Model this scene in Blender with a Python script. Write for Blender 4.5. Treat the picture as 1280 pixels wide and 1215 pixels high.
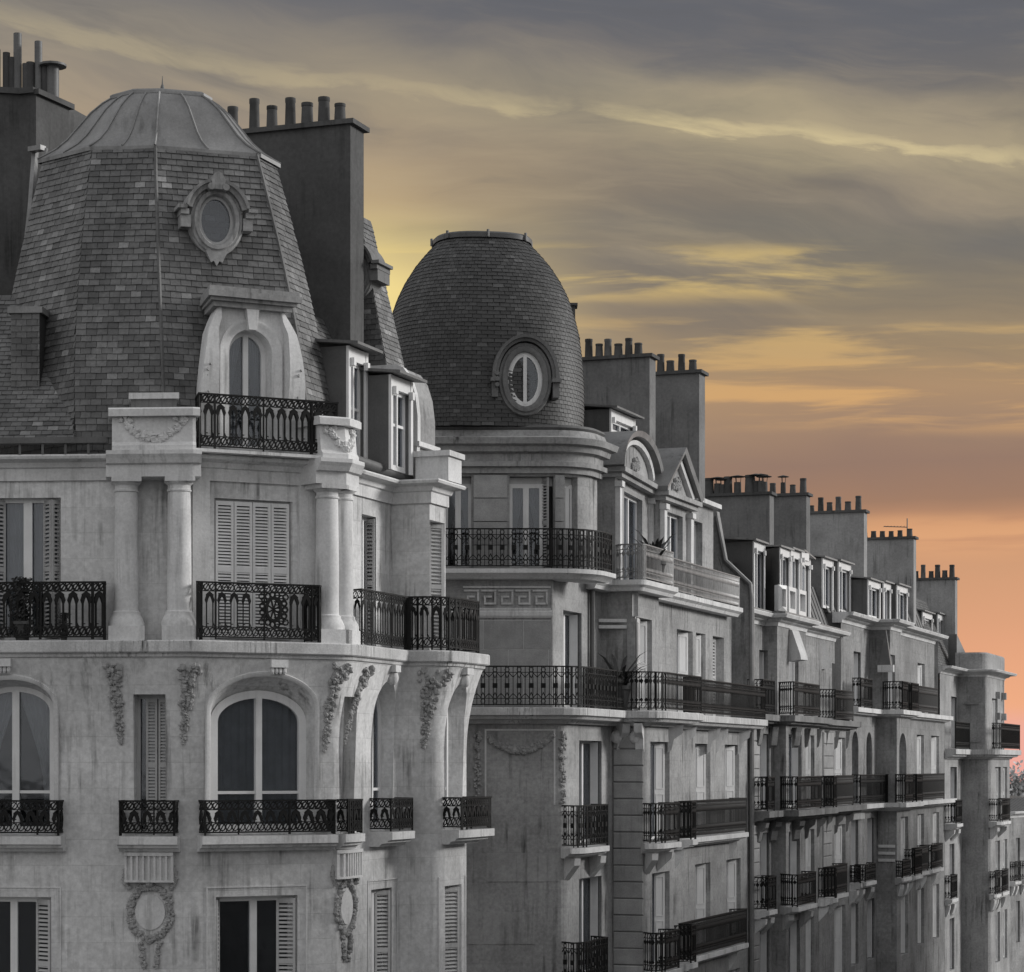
import bpy, math, random
from mathutils import Vector, Matrix
from mathutils.geometry import delaunay_2d_cdt, tessellate_polygon

random.seed(7)
R = math.radians
for o in list(bpy.data.objects):
    bpy.data.objects.remove(o)
SC = bpy.context.scene
COL = SC.collection

# ------------------------------------------------------------------ camera
FPX, CX, HY, CZ = 3000.0, 640.0, 957.0, 15.0     # focal length in photo pixels, horizon row, eye height
cam = bpy.data.cameras.new('camera')
cam.sensor_fit = 'HORIZONTAL'
cam.sensor_width = 36.0
cam.lens = 36.0 * FPX / 1280.0
cam.shift_y = (HY - 607.5) / 1280.0
cam.clip_start = 0.5
cam.clip_end = 3000
camo = bpy.data.objects.new('camera', cam)
camo.location = (0, 0, CZ)
camo.rotation_euler = (R(90), 0, 0)
COL.objects.link(camo)
SC.camera = camo
SC.render.resolution_x, SC.render.resolution_y = 1024, 972

# ------------------------------------------------------------------ light
SUN_AZ, SUN_EL = 76.0, 18.0     # degrees clockwise from the view axis (+Y), and above the horizon
sun = bpy.data.lights.new('sun', 'SUN')
sun.energy = 2.5
sun.angle = R(14)
sun.color = (1.0, 0.985, 0.965)
suno = bpy.data.objects.new('sun', sun)
sd = Vector((math.sin(R(SUN_AZ)) * math.cos(R(SUN_EL)), math.cos(R(SUN_AZ)) * math.cos(R(SUN_EL)), math.sin(R(SUN_EL))))
suno.rotation_euler = sd.to_track_quat('Z', 'Y').to_euler()
suno.location = (60, -20, 60)
COL.objects.link(suno)

vs = SC.view_settings
vs.view_transform = 'Standard'
vs.look = 'None'
vs.gamma = 1
vs.use_curve_mapping = False
vs.exposure = 0.0

# ------------------------------------------------------------------ world: a dusk sky with thin lit cloud bands
W = bpy.data.worlds.new('World')
SC.world = W
W.use_nodes = True
wn, wl = W.node_tree.nodes, W.node_tree.links
wn.clear()
def N(nodes, t, **kw):
    n = nodes.new(t)
    for k, v in kw.items():
        setattr(n, k, v)
    return n
def srgb(*c):
    return tuple(((x / 255) / 12.92 if x / 255 <= 0.04045 else (((x / 255) + 0.055) / 1.055) ** 2.4) for x in c) + (1,)
def wmath(op, a, b=None, c=None, clamp=False):
    n = N(wn, 'ShaderNodeMath', operation=op, use_clamp=clamp)
    for i, x in enumerate((a, b, c)):
        if x is None: continue
        if isinstance(x, (int, float)): n.inputs[i].default_value = x
        else: wl.new(x, n.inputs[i])
    return n.outputs[0]
def wmix(f, a, b, blend='MIX'):
    n = N(wn, 'ShaderNodeMix', data_type='RGBA', blend_type=blend)
    if isinstance(f, (int, float)): n.inputs[0].default_value = f
    else: wl.new(f, n.inputs[0])
    for s, x in ((n.inputs[6], a), (n.inputs[7], b)):
        if isinstance(x, tuple): s.default_value = x
        else: wl.new(x, s)
    return n.outputs[2]
def wramp(x, stops, interp='LINEAR'):
    n = N(wn, 'ShaderNodeValToRGB')
    e = n.color_ramp
    e.interpolation = interp
    while len(e.elements) < len(stops): e.elements.new(0.5)
    for el, (p, c) in zip(e.elements, stops):
        el.position = p
        el.color = c if isinstance(c, tuple) else (c, c, c, 1)
    wl.new(x, n.inputs[0])
    return n.outputs[0]
def wnoise(vec, scale, detail=4, rough=0.5, dist=0.0):
    n = N(wn, 'ShaderNodeTexNoise')
    n.inputs['Scale'].default_value = scale
    n.inputs['Detail'].default_value = detail
    n.inputs['Roughness'].default_value = rough
    n.inputs['Distortion'].default_value = dist
    wl.new(vec, n.inputs['Vector'])
    return n.outputs[0]
def wvec(a, b, c=0.0):
    n = N(wn, 'ShaderNodeCombineXYZ')
    for i, x in enumerate((a, b, c)):
        if isinstance(x, (int, float)): n.inputs[i].default_value = x
        else: wl.new(x, n.inputs[i])
    return n.outputs[0]
tc = N(wn, 'ShaderNodeTexCoord')
sep = N(wn, 'ShaderNodeSeparateXYZ')
wl.new(tc.outputs['Generated'], sep.inputs[0])
dx, dy, dz = sep.outputs
el = wmath('MULTIPLY', wmath('ARCSINE', dz), 180 / math.pi)                # elevation, degrees
az = wmath('MULTIPLY', wmath('ARCTAN2', dx, dy), 180 / math.pi)            # azimuth from +Y, degrees
# base: Nishita dusk sky, then the high cloud sheet laid over it
sky = N(wn, 'ShaderNodeTexSky', sky_type='NISHITA', sun_disc=False)
sky.sun_elevation = R(SUN_EL)
sky.sun_rotation = R(SUN_AZ)
sky.sun_intensity = 1.0
def band(x, lo, hi, stops, interp='EASE'):
    """a ramp whose stop positions are given in the units of x"""
    return wramp(wmath('DIVIDE', wmath('SUBTRACT', x, lo), hi - lo, clamp=True), [((p - lo) / (hi - lo), c) for p, c in stops], interp)
wob = wnoise(wvec(wmath('MULTIPLY', az, 0.10), wmath('MULTIPLY', el, 0.22), 3.1), 1.0, 3, 0.5)
wob = wmath('SUBTRACT', wob, 0.5)
elb = wmath('ADD', el, wmath('MULTIPLY', wob, 2.0))
base = band(elb, -2, 38, [
    (-2, srgb(238, 168, 160)), (0.0, srgb(240, 172, 160)), (0.9, srgb(240, 174, 156)), (1.5, srgb(242, 174, 134)), (3.0, srgb(230, 166, 128)), (4.6, srgb(212, 158, 120)),
    (5.5, srgb(206, 150, 112)), (6.1, srgb(164, 126, 102)), (6.9, srgb(152, 122, 105)), (7.8, srgb(164, 134, 110)), (8.8, srgb(176, 143, 110)), (9.7, srgb(162, 138, 108)),
    (11.0, srgb(142, 128, 108)), (12.4, srgb(124, 118, 108)), (13.2, srgb(128, 119, 107)), (14.3, srgb(136, 126, 112)), (16.0, srgb(113, 110, 109)), (17.7, srgb(97, 99, 106)), (24.0, srgb(104, 107, 114)), (38.0, srgb(122, 126, 132))], 'LINEAR')
# to the left the sheet is thinner and warmer
warm = wmath('MULTIPLY', band(az, -60, 60, [(-60, 0.3), (-22, 0.75), (-8, 0.8), (-4, 0.5), (2, 0.12), (7, 0.0)]), band(el, 0, 30, [(0, 0.7), (12, 0.8), (16, 0.70), (18.5, 0.30), (28, 0.1)]))
c0 = wmix(warm, base, band(el, 0, 30, [(0, srgb(222, 180, 130)), (11, srgb(196, 170, 128)), (14, srgb(186, 161, 136)), (16, srgb(166, 152, 134)), (19, srgb(126, 126, 128))]))
glow = wmath('MULTIPLY', band(az, -60, 60, [(-17, 0.0), (-7.5, 0.75), (-3.3, 1.0), (-1.0, 0.5), (3.5, 0.0)]), band(el, 0, 30, [(0, 0.6), (8, 0.9), (11.2, 1.0), (12.8, 0.35), (15.0, 0.12), (17, 0.0)]))
c0 = wmix(wmath('MULTIPLY', glow, 0.85), c0, srgb(250, 216, 150))
# soft darker drifts in the upper sheet
shear = wmath('ADD', elb, wmath('MULTIPLY', az, 0.13))
d1 = wnoise(wvec(wmath('MULTIPLY', az, 0.085), wmath('MULTIPLY', shear, 0.34), 8.2), 1.0, 4, 0.5)
d1 = wramp(d1, [(0.45, 0.0), (0.64, 1.0)], 'EASE')
c1 = wmix(wmath('MULTIPLY', d1, band(el, 0, 40, [(5, 0.0), (9, 0.25), (12.5, 0.45), (16, 0.55), (19, 0.5), (30, 0.3)])), c0, srgb(100, 101, 107))
# soft lighter wisps in the upper sheet
s2 = wnoise(wvec(wmath('MULTIPLY', az, 0.12), wmath('MULTIPLY', shear, 0.55), 5.3), 1.0, 5, 0.52)
s2 = wramp(s2, [(0.47, 0.0), (0.68, 1.0)], 'EASE')
c2 = wmix(wmath('MULTIPLY', s2, band(el, 0, 40, [(11.5, 0.0), (13, 0.35), (15, 0.34), (17, 0.14), (22, 0.12), (38, 0.1)])), c1, srgb(174, 158, 136))
# two belts of fine level streaks
fine = wnoise(wvec(wmath('MULTIPLY', az, 0.17), wmath('MULTIPLY', wmath('ADD', el, wmath('MULTIPLY', wob, 0.9)), 1.9), 0.7), 1.0, 6, 0.55, 0.25)
fine = wramp(fine, [(0.43, 0.0), (0.62, 1.0)], 'EASE')
belt1 = wmath('MULTIPLY', band(el, 5, 15, [(10.7, 0.0), (11.3, 1.0), (11.9, 0.9), (12.4, 0.0)]), band(az, -30, 30, [(-20, 0.5), (-3, 0.9), (6, 0.85), (10.5, 0.0), (20, 0.4)]))
belt2 = wmath('MULTIPLY', band(wmath('ADD', el, wmath('MULTIPLY', az, 0.04)), 5, 15, [(8.0, 0.0), (8.7, 0.85), (9.6, 0.7), (10.4, 0.8), (10.9, 0.0)]), band(az, -30, 30, [(-20, 0.3), (1, 0.55), (5, 0.9), (12, 1.0), (25, 0.5)]))
belt3 = band(el, 0, 10, [(4.6, 0.0), (5.4, 0.55), (5.7, 0.4), (6.0, 0.0)])
c3 = wmix(wmath('MULTIPLY', wmath('MULTIPLY', fine, wmath('MAXIMUM', belt1, wmath('MAXIMUM', belt2, belt3))), 0.9), c2, band(el, 0, 15, [(5, srgb(238, 178, 128)), (8.5, srgb(226, 176, 114)), (10.3, srgb(220, 182, 118)), (11.5, srgb(222, 192, 122))]))
# one long bright ridge slanting down to the right
rsoft = wnoise(wvec(wmath('MULTIPLY', az, 0.26), wmath('MULTIPLY', shear, 1.1), 1.9), 1.0, 6, 0.58, 0.3)
rline = wmath('SUBTRACT', wmath('ADD', el, wmath('ADD', wmath('MULTIPLY', az, 0.125), wmath('MULTIPLY', wob, 1.0))), 15.45)
rline = wmath('ADD', rline, wmath('MULTIPLY', wmath('SUBTRACT', rsoft, 0.5), 1.5))
core = band(rline, -2, 2, [(-0.36, 0.0), (-0.04, 1.0), (0.04, 1.0), (0.45, 0.0)])
halo = band(rline, -3, 3, [(-1.3, 0.0), (-0.1, 0.36), (0.1, 0.36), (1.6, 0.0)])
raz = band(az, -60, 60, [(-25, 0.1), (-7, 0.30), (0, 0.50), (5, 0.9), (12, 0.75), (25, 0.2)])
rdg = wmath('MULTIPLY', wmath('MAXIMUM', wmath('MULTIPLY', core, wramp(rsoft, [(0.34, 0.25), (0.58, 1.0)])), halo), raz)
c4 = wmix(rdg, c3, srgb(218, 200, 154))
# faint fine streaking over the whole upper sheet
fs = wnoise(wvec(wmath('MULTIPLY', az, 0.20), wmath('MULTIPLY', wmath('ADD', shear, wmath('MULTIPLY', wob, 1.5)), 1.3), 6.6), 1.0, 7, 0.6, 0.4)
c4 = wmix(wmath('MULTIPLY', wramp(fs, [(0.50, 0.0), (0.72, 1.0)]), band(el, 0, 40, [(8, 0.0), (12.5, 0.30), (15.5, 0.28), (17, 0.10), (30, 0.1)])), c4, srgb(186, 168, 138))
c4 = wmix(wmath('MULTIPLY', wramp(fs, [(0.28, 1.0), (0.47, 0.0)]), band(el, 0, 40, [(6, 0.0), (10, 0.20), (17, 0.35), (30, 0.2)])), c4, srgb(98, 97, 99))
# the low bright gap in the cloud behind the roofs
gap = wmath('MULTIPLY', band(az, -12, 6, [(-9, 0.15), (-5, 0.7), (-3.4, 1.0), (-2.2, 0.8), (0.0, 0.15), (2.5, 0.0)]), band(el, 4, 16, [(5, 0.2), (9, 0.8), (11.2, 1.0), (12.0, 0.6), (13.4, 0.0)]))
c4 = wmix(wmath('MULTIPLY', gap, 0.85), c4, srgb(254, 230, 150))
# below the horizon: dim ground colour; the sheet turns grey away from the west, as dusk light does
below = wramp(wmath('ADD', wmath('MULTIPLY', el, 0.1), 0.5, clamp=True), [(0.36, 1.0), (0.46, 0.0)])
c5 = wmix(below, c4, srgb(120, 116, 112))
away = wramp(wmath('DIVIDE', wmath('ABSOLUTE', az), 180.0, clamp=True), [(0.10, 0.0), (0.28, 1.0)], 'EASE')
c6 = wmix(away, c5, wramp(wmath('DIVIDE', wmath('MAXIMUM', el, 0.0), 90.0), [(0.0, srgb(218, 217, 216)), (0.5, srgb(216, 216, 217)), (1.0, srgb(212, 213, 216))]))
bg_sky = N(wn, 'ShaderNodeBackground')
bg_sky.inputs[1].default_value = 0.05
wl.new(sky.outputs[0], bg_sky.inputs[0])
bg_cl = N(wn, 'ShaderNodeBackground')
bg_cl.inputs[1].default_value = 1.0
wl.new(c6, bg_cl.inputs[0])
mx = N(wn, 'ShaderNodeMixShader')
mx.inputs[0].default_value = 0.96          # the cloud sheet covers nearly the whole sky
wl.new(bg_sky.outputs[0], mx.inputs[1])
wl.new(bg_cl.outputs[0], mx.inputs[2])
wo = N(wn, 'ShaderNodeOutputWorld')
wl.new(mx.outputs[0], wo.inputs[0])

# ------------------------------------------------------------------ materials (all procedural, all neutral grey)
MATS = {}
def material(name, val, rough=0.8, var=0.25, scale=1.5, fine=0.15, streak=0.0, bump=0.15, bscale=40.0, metal=0.0, island=0.0, sf=2.6, joints=None, spec=0.3, tint=(1, 1, 1), cap=None):
    m = bpy.data.materials.new(name)
    m.use_nodes = True
    nd, lk = m.node_tree.nodes, m.node_tree.links
    b = nd['Principled BSDF']
    b.inputs['Roughness'].default_value = rough
    b.inputs['Metallic'].default_value = metal
    b.inputs['Specular IOR Level'].default_value = spec
    geo = N(nd, 'ShaderNodeNewGeometry')
    def noise(sc, det=4, stretch=None, rg=0.55):
        n = N(nd, 'ShaderNodeTexNoise')
        n.inputs['Scale'].default_value = sc
        n.inputs['Detail'].default_value = det
        n.inputs['Roughness'].default_value = rg
        if stretch:
            mp = N(nd, 'ShaderNodeMapping')
            mp.inputs['Scale'].default_value = stretch
            lk.new(geo.outputs['Position'], mp.inputs['Vector'])
            lk.new(mp.outputs[0], n.inputs['Vector'])
        else:
            lk.new(geo.outputs['Position'], n.inputs['Vector'])
        return n.outputs[0]
    def mth(op, a, c=None, d=None):
        n = N(nd, 'ShaderNodeMath', operation=op)
        for i, x in enumerate((a, c, d)):
            if x is None: continue
            if isinstance(x, (int, float)): n.inputs[i].default_value = x
            else: lk.new(x, n.inputs[i])
        return n.outputs[0]
    def ramp(x, lo, hi):
        n = N(nd, 'ShaderNodeMapRange')
        n.inputs['From Min'].default_value = lo
        n.inputs['From Max'].default_value = hi
        lk.new(x, n.inputs['Value'])
        return n.outputs[0]
    # big cloudy variation * fine grain
    v = mth('ADD', 1.0 - var * 0.5, mth('MULTIPLY', ramp(noise(scale, 5), 0.3, 0.7), var))
    g = mth('ADD', 1.0 - fine * 0.5, mth('MULTIPLY', ramp(noise(scale * 16, 6, None, 0.7), 0.3, 0.7), fine))
    v = mth('MULTIPLY', v, g)
    if streak:
        s = ramp(noise(3.0, 5, (sf, sf, sf * 0.06), 0.65), 0.50, 0.68)
        s2 = ramp(noise(1.1, 3), 0.42, 0.62)
        v = mth('MULTIPLY', v, mth('SUBTRACT', 1.0, mth('MULTIPLY', mth('MULTIPLY', s, s2), streak)))
    if island:
        oi = N(nd, 'ShaderNodeObjectInfo')
        rv = mth('FRACT', mth('ADD', geo.outputs['Random Per Island'], oi.outputs['Random']))
        v = mth('MULTIPLY', v, mth('ADD', mth('ADD', 1.0 - island * 0.5, mth('MULTIPLY', rv, island)), mth('MULTIPLY', mth('GREATER_THAN', rv, 0.965), island * 0.9)))
    jm = None
    if joints:
        bw, bh, dark = joints
        uvn = N(nd, 'ShaderNodeUVMap')
        br = N(nd, 'ShaderNodeTexBrick')
        br.offset = 0.5
        br.inputs['Color1'].default_value = (1, 1, 1, 1)
        br.inputs['Color2'].default_value = (0.9, 0.9, 0.9, 1)
        br.inputs['Mortar'].default_value = (1 - dark,) * 3 + (1,)
        br.inputs['Scale'].default_value = 1.0
        br.inputs['Brick Width'].default_value = bw
        br.inputs['Row Height'].default_value = bh
        br.inputs['Mortar Size'].default_value = 0.006
        br.inputs['Mortar Smooth'].default_value = 0.4
        lk.new(uvn.outputs[0], br.inputs['Vector'])
        sp = N(nd, 'ShaderNodeSeparateColor')
        lk.new(br.outputs['Color'], sp.inputs[0])
        v = mth('MULTIPLY', v, sp.outputs[0])
        jm = br.outputs['Fac']
    v = mth('MULTIPLY', v, val)
    cc = N(nd, 'ShaderNodeCombineColor')
    for i in range(3):
        lk.new(mth('MULTIPLY', v, tint[i]) if tint[i] != 1 else v, cc.inputs[i])
    lk.new(cc.outputs[0], b.inputs['Base Color'])
    if bump:
        bp = N(nd, 'ShaderNodeBump')
        bp.inputs['Strength'].default_value = bump
        bp.inputs['Distance'].default_value = 0.01
        h = noise(bscale, 4, None, 0.65)
        if jm is not None:
            h = mth('SUBTRACT', h, mth('MULTIPLY', jm, 1.2))
        lk.new(h, bp.inputs['Height'])
        lk.new(bp.outputs[0], b.inputs['Normal'])
    MATS[name] = m
    return m

COOL = (1.0, 1.0, 1.0)
material('limestone', 0.61, 0.9, 0.40, 0.7, 0.34, 0.65, 0.4, 26, joints=(1.15, 0.43, 0.17), tint=COOL)
material('limestone_trim', 0.62, 0.9, 0.28, 1.3, 0.22, 0.45, 0.3, 30, tint=COOL)
material('limestone_stained', 0.52, 0.9, 0.45, 2.2, 0.35, 1.0, 0.35, 24, sf=5.5, tint=COOL)
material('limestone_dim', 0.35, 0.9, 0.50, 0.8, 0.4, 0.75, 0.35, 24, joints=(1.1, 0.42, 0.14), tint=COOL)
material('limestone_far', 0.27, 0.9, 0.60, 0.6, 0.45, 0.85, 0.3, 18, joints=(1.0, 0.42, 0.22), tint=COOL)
material('repair', 0.35, 0.9, 0.40, 0.8, 0.3, 0.55, 0.35, 24)
material('limestone_sooty', 0.20, 0.9, 0.6, 1.2, 0.4, 0.85, 0.35, 24)
material('iron_lit', 0.20, 0.4, 0.5, 6, 0.3, 0.3, 0.1, 40, spec=0.5)  # paler iron for the attic railings: caught light put into the base colour
material('carving', 0.34, 0.95, 0.5, 6.0, 0.4, 0.2, 0.4, 30, tint=COOL)
material('ashlar', 0.33, 0.9, 0.3, 3.0, 0.35, 0.2, 0.4, 30, island=0.22, tint=COOL)
material('mortar', 0.56, 0.95, 0.2, 3, 0.2, 0.0, 0.2, 40, tint=COOL)
material('slate', 0.11, 0.55, 0.75, 1.1, 0.45, 0.25, 0.25, 30, island=0.75, spec=0.5, tint=COOL)
material('slate_dark', 0.05, 0.6, 0.45, 0.8, 0.4, 0.2, 0.25, 30, island=0.6, spec=0.45, tint=COOL)
material('slate_bed', 0.035, 0.8, 0.3, 2, 0.2, 0, 0.1, tint=COOL)
material('zinc', 0.22, 0.5, 0.45, 1.6, 0.25, 0.5, 0.12, 12, metal=0.25, spec=0.5, tint=COOL)
material('zinc_dark', 0.10, 0.5, 0.4, 1.6, 0.25, 0.4, 0.12, 12, metal=0.2, spec=0.5, tint=COOL)
material('lead', 0.13, 0.55, 0.4, 2.0, 0.3, 0.3, 0.15, 14, metal=0.1, tint=COOL)
material('iron', 0.014, 0.55, 0.4, 5, 0.3, 0, 0.1, 40, spec=0.15, tint=COOL)
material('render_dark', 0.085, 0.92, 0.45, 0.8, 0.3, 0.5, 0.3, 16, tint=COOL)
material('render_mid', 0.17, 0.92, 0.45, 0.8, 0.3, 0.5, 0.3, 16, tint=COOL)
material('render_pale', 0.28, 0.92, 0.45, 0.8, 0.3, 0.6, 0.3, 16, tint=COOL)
material('pot_clay', 0.07, 0.85, 0.4, 4, 0.3, 0, 0.2, 40, island=0.5, tint=COOL)
material('paint_white', 0.72, 0.45, 0.12, 3, 0.1, 0.2, 0.05, 40, tint=COOL)
material('paint_grey', 0.42, 0.55, 0.2, 3, 0.15, 0.3, 0.1, 40, tint=COOL)
material('shutter_paint', 0.50, 0.5, 0.2, 3, 0.15, 0.35, 0.08, 40, tint=COOL)
material('curtain', 0.42, 0.95, 0.25, 4, 0.15, 0, 0.1, 60, tint=COOL)
material('room', 0.03, 0.9, 0.3, 2, 0.2, 0, 0, tint=COOL)
material('leaf', 0.045, 0.6, 0.5, 6, 0.4, 0, 0.1, island=0.6, tint=COOL)
material('bark', 0.06, 0.9, 0.4, 6, 0.3, 0, 0.3, tint=COOL)
material('foliage_pale', 0.42, 0.8, 0.4, 3, 0.3, 0, 0.1, island=0.7, tint=COOL)
material('asphalt', 0.05, 0.9, 0.4, 1, 0.4, 0, 0.3, 60, tint=COOL)
material('paving', 0.15, 0.9, 0.3, 1, 0.3, 0, 0.3, 20, tint=COOL)
material('road_paint', 0.7, 0.7, 0.3, 2, 0.3, 0, 0.1, tint=COOL)
def glass_material():
    m = bpy.data.materials.new('glass')
    m.use_nodes = True
    nd, lk = m.node_tree.nodes, m.node_tree.links
    nd.clear()
    fr = N(nd, 'ShaderNodeFresnel')
    fr.inputs[0].default_value = 1.5
    geo = N(nd, 'ShaderNodeNewGeometry')
    ns = N(nd, 'ShaderNodeTexNoise')
    ns.inputs['Scale'].default_value = 2.2
    lk.new(geo.outputs['Position'], ns.inputs['Vector'])
    bp = N(nd, 'ShaderNodeBump')
    bp.inputs['Strength'].default_value = 0.12
    bp.inputs['Distance'].default_value = 0.03
    lk.new(ns.outputs[0], bp.inputs['Height'])
    gl = N(nd, 'ShaderNodeBsdfGlossy')
    gl.inputs['Roughness'].default_value = 0.06
    gl.inputs['Color'].default_value = (0.86, 0.88, 0.92, 1)
    lk.new(bp.outputs[0], gl.inputs['Normal'])
    tr = N(nd, 'ShaderNodeBsdfTransparent')
    tr.inputs['Color'].default_value = (0.78, 0.80, 0.82, 1)
    mx = N(nd, 'ShaderNodeMixShader')
    ad = N(nd, 'ShaderNodeMath', operation='MULTIPLY_ADD')
    ad.inputs[1].default_value = 0.9
    ad.inputs[2].default_value = 0.03
    lk.new(fr.outputs[0], ad.inputs[0])
    lk.new(ad.outputs[0], mx.inputs[0])
    lk.new(tr.outputs[0], mx.inputs[1])
    lk.new(gl.outputs[0], mx.inputs[2])
    out = N(nd, 'ShaderNodeOutputMaterial')
    lk.new(mx.outputs[0], out.inputs[0])
    MATS['glass'] = m
glass_material()

# ------------------------------------------------------------------ pixel helpers and plan paths
def px2x(px, Y): return (px - CX) / FPX * Y
def py2z(py, Y): return CZ + (HY - py) / FPX * Y
def dirv(a): return Vector((math.cos(R(a)), math.sin(R(a))))
def run_to(p, a, px):
    """walk from plan point p along angle a until the point stands on picture column px"""
    d = dirv(a)
    k = (px - CX) / FPX
    t = (k * p[1] - p[0]) / (d.x - k * d.y)
    return Vector((p[0] + d.x * t, p[1] + d.y * t))
def rounded(pts, radii, seg=6):
    out = []
    for i, p in enumerate(pts):
        r = radii.get(i, 0)
        if not r:
            out.append(Vector(p)); continue
        p = Vector(p)
        a = (Vector(pts[i - 1]) - p).normalized()
        b = (Vector(pts[i + 1]) - p).normalized()
        ang = a.angle(b)
        t = r / math.tan(ang / 2)
        c = p + (a + b).normalized() * (r / math.sin(ang / 2))
        s, e = p + a * t - c, p + b * t - c
        a0 = math.atan2(s.y, s.x); a1 = math.atan2(e.y, e.x)
        while a1 - a0 > math.pi: a1 -= 2 * math.pi
        while a1 - a0 < -math.pi: a1 += 2 * math.pi
        for k in range(seg + 1):
            t_ = a0 + (a1 - a0) * k / seg
            out.append(c + Vector((math.cos(t_), math.sin(t_))) * r)
    return out
class Path:
    """a plan polyline; pt(u, n, z): u metres along it, n metres out of it (to the right-hand side), z up"""
    def __init__(self, pts, closed=False):
        self.p = [Vector(q) for q in pts]
        self.closed = closed
        P = self.p
        m = len(P)
        self.u = [0.0]
        for i in range(m - 1):
            self.u.append(self.u[-1] + (P[i + 1] - P[i]).length)
        self.L = self.u[-1]
        ds = [(P[i + 1] - P[i]).normalized() for i in range(m - 1)]
        ns = [Vector((d.y, -d.x)) for d in ds]
        self.m = []
        for i in range(m):
            if i == 0: v = ns[0] if not closed else None
            elif i == m - 1: v = ns[-1] if not closed else None
            else: v = None
            if v is None:
                a = ns[i - 1] if i > 0 else ns[-1]
                b = ns[i] if i < m - 1 else ns[0]
                s = (a + b)
                v = s / max(0.3, (s.length_squared / 2)) if s.length > 1e-6 else a
            self.m.append(v)
    def seg(self, u):
        i = 0
        while i < len(self.u) - 2 and u > self.u[i + 1]: i += 1
        return i
    def xy(self, u, n=0.0):
        i = self.seg(u)
        l = self.u[i + 1] - self.u[i]
        t = (u - self.u[i]) / l
        a = self.p[i] + self.m[i] * n
        b = self.p[i + 1] + self.m[i + 1] * n
        return a + (b - a) * t
    def pt(self, u, n, z):
        q = self.xy(u, n)
        return Vector((q.x, q.y, z))
    def px(self, u, n=0.0):
        q = self.xy(u, n)
        return CX + FPX * q.x / q.y
    def at(self, px, n=0.0, lo=None, hi=None):
        lo = -4.0 if lo is None else lo
        hi = self.L + 4.0 if hi is None else hi
        K = 300
        f0 = self.px(lo, n) - px
        for k in range(1, K + 1):
            u = lo + (hi - lo) * k / K
            f1 = self.px(u, n) - px
            if f0 * f1 <= 0:
                a, b = u - (hi - lo) / K, u
                fa = f0
                for _ in range(30):
                    c = (a + b) / 2
                    fc = self.px(c, n) - px
                    if fa * fc <= 0: b = c
                    else: a, fa = c, fc
                return (a + b) / 2
            f0 = f1
        return min((lo + (hi - lo) * k / K for k in range(K + 1)), key=lambda u: abs(self.px(u, n) - px))
    def z(self, py, u, n=0.0): return py2z(py, self.xy(u, n).y)
    def breaks(self, u0, u1):
        return [u0] + [x for x in self.u if u0 + 1e-4 < x < u1 - 1e-4] + [u1]
    def offset(self, n): return Path([p + m * n for p, m in zip(self.p, self.m)])

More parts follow.
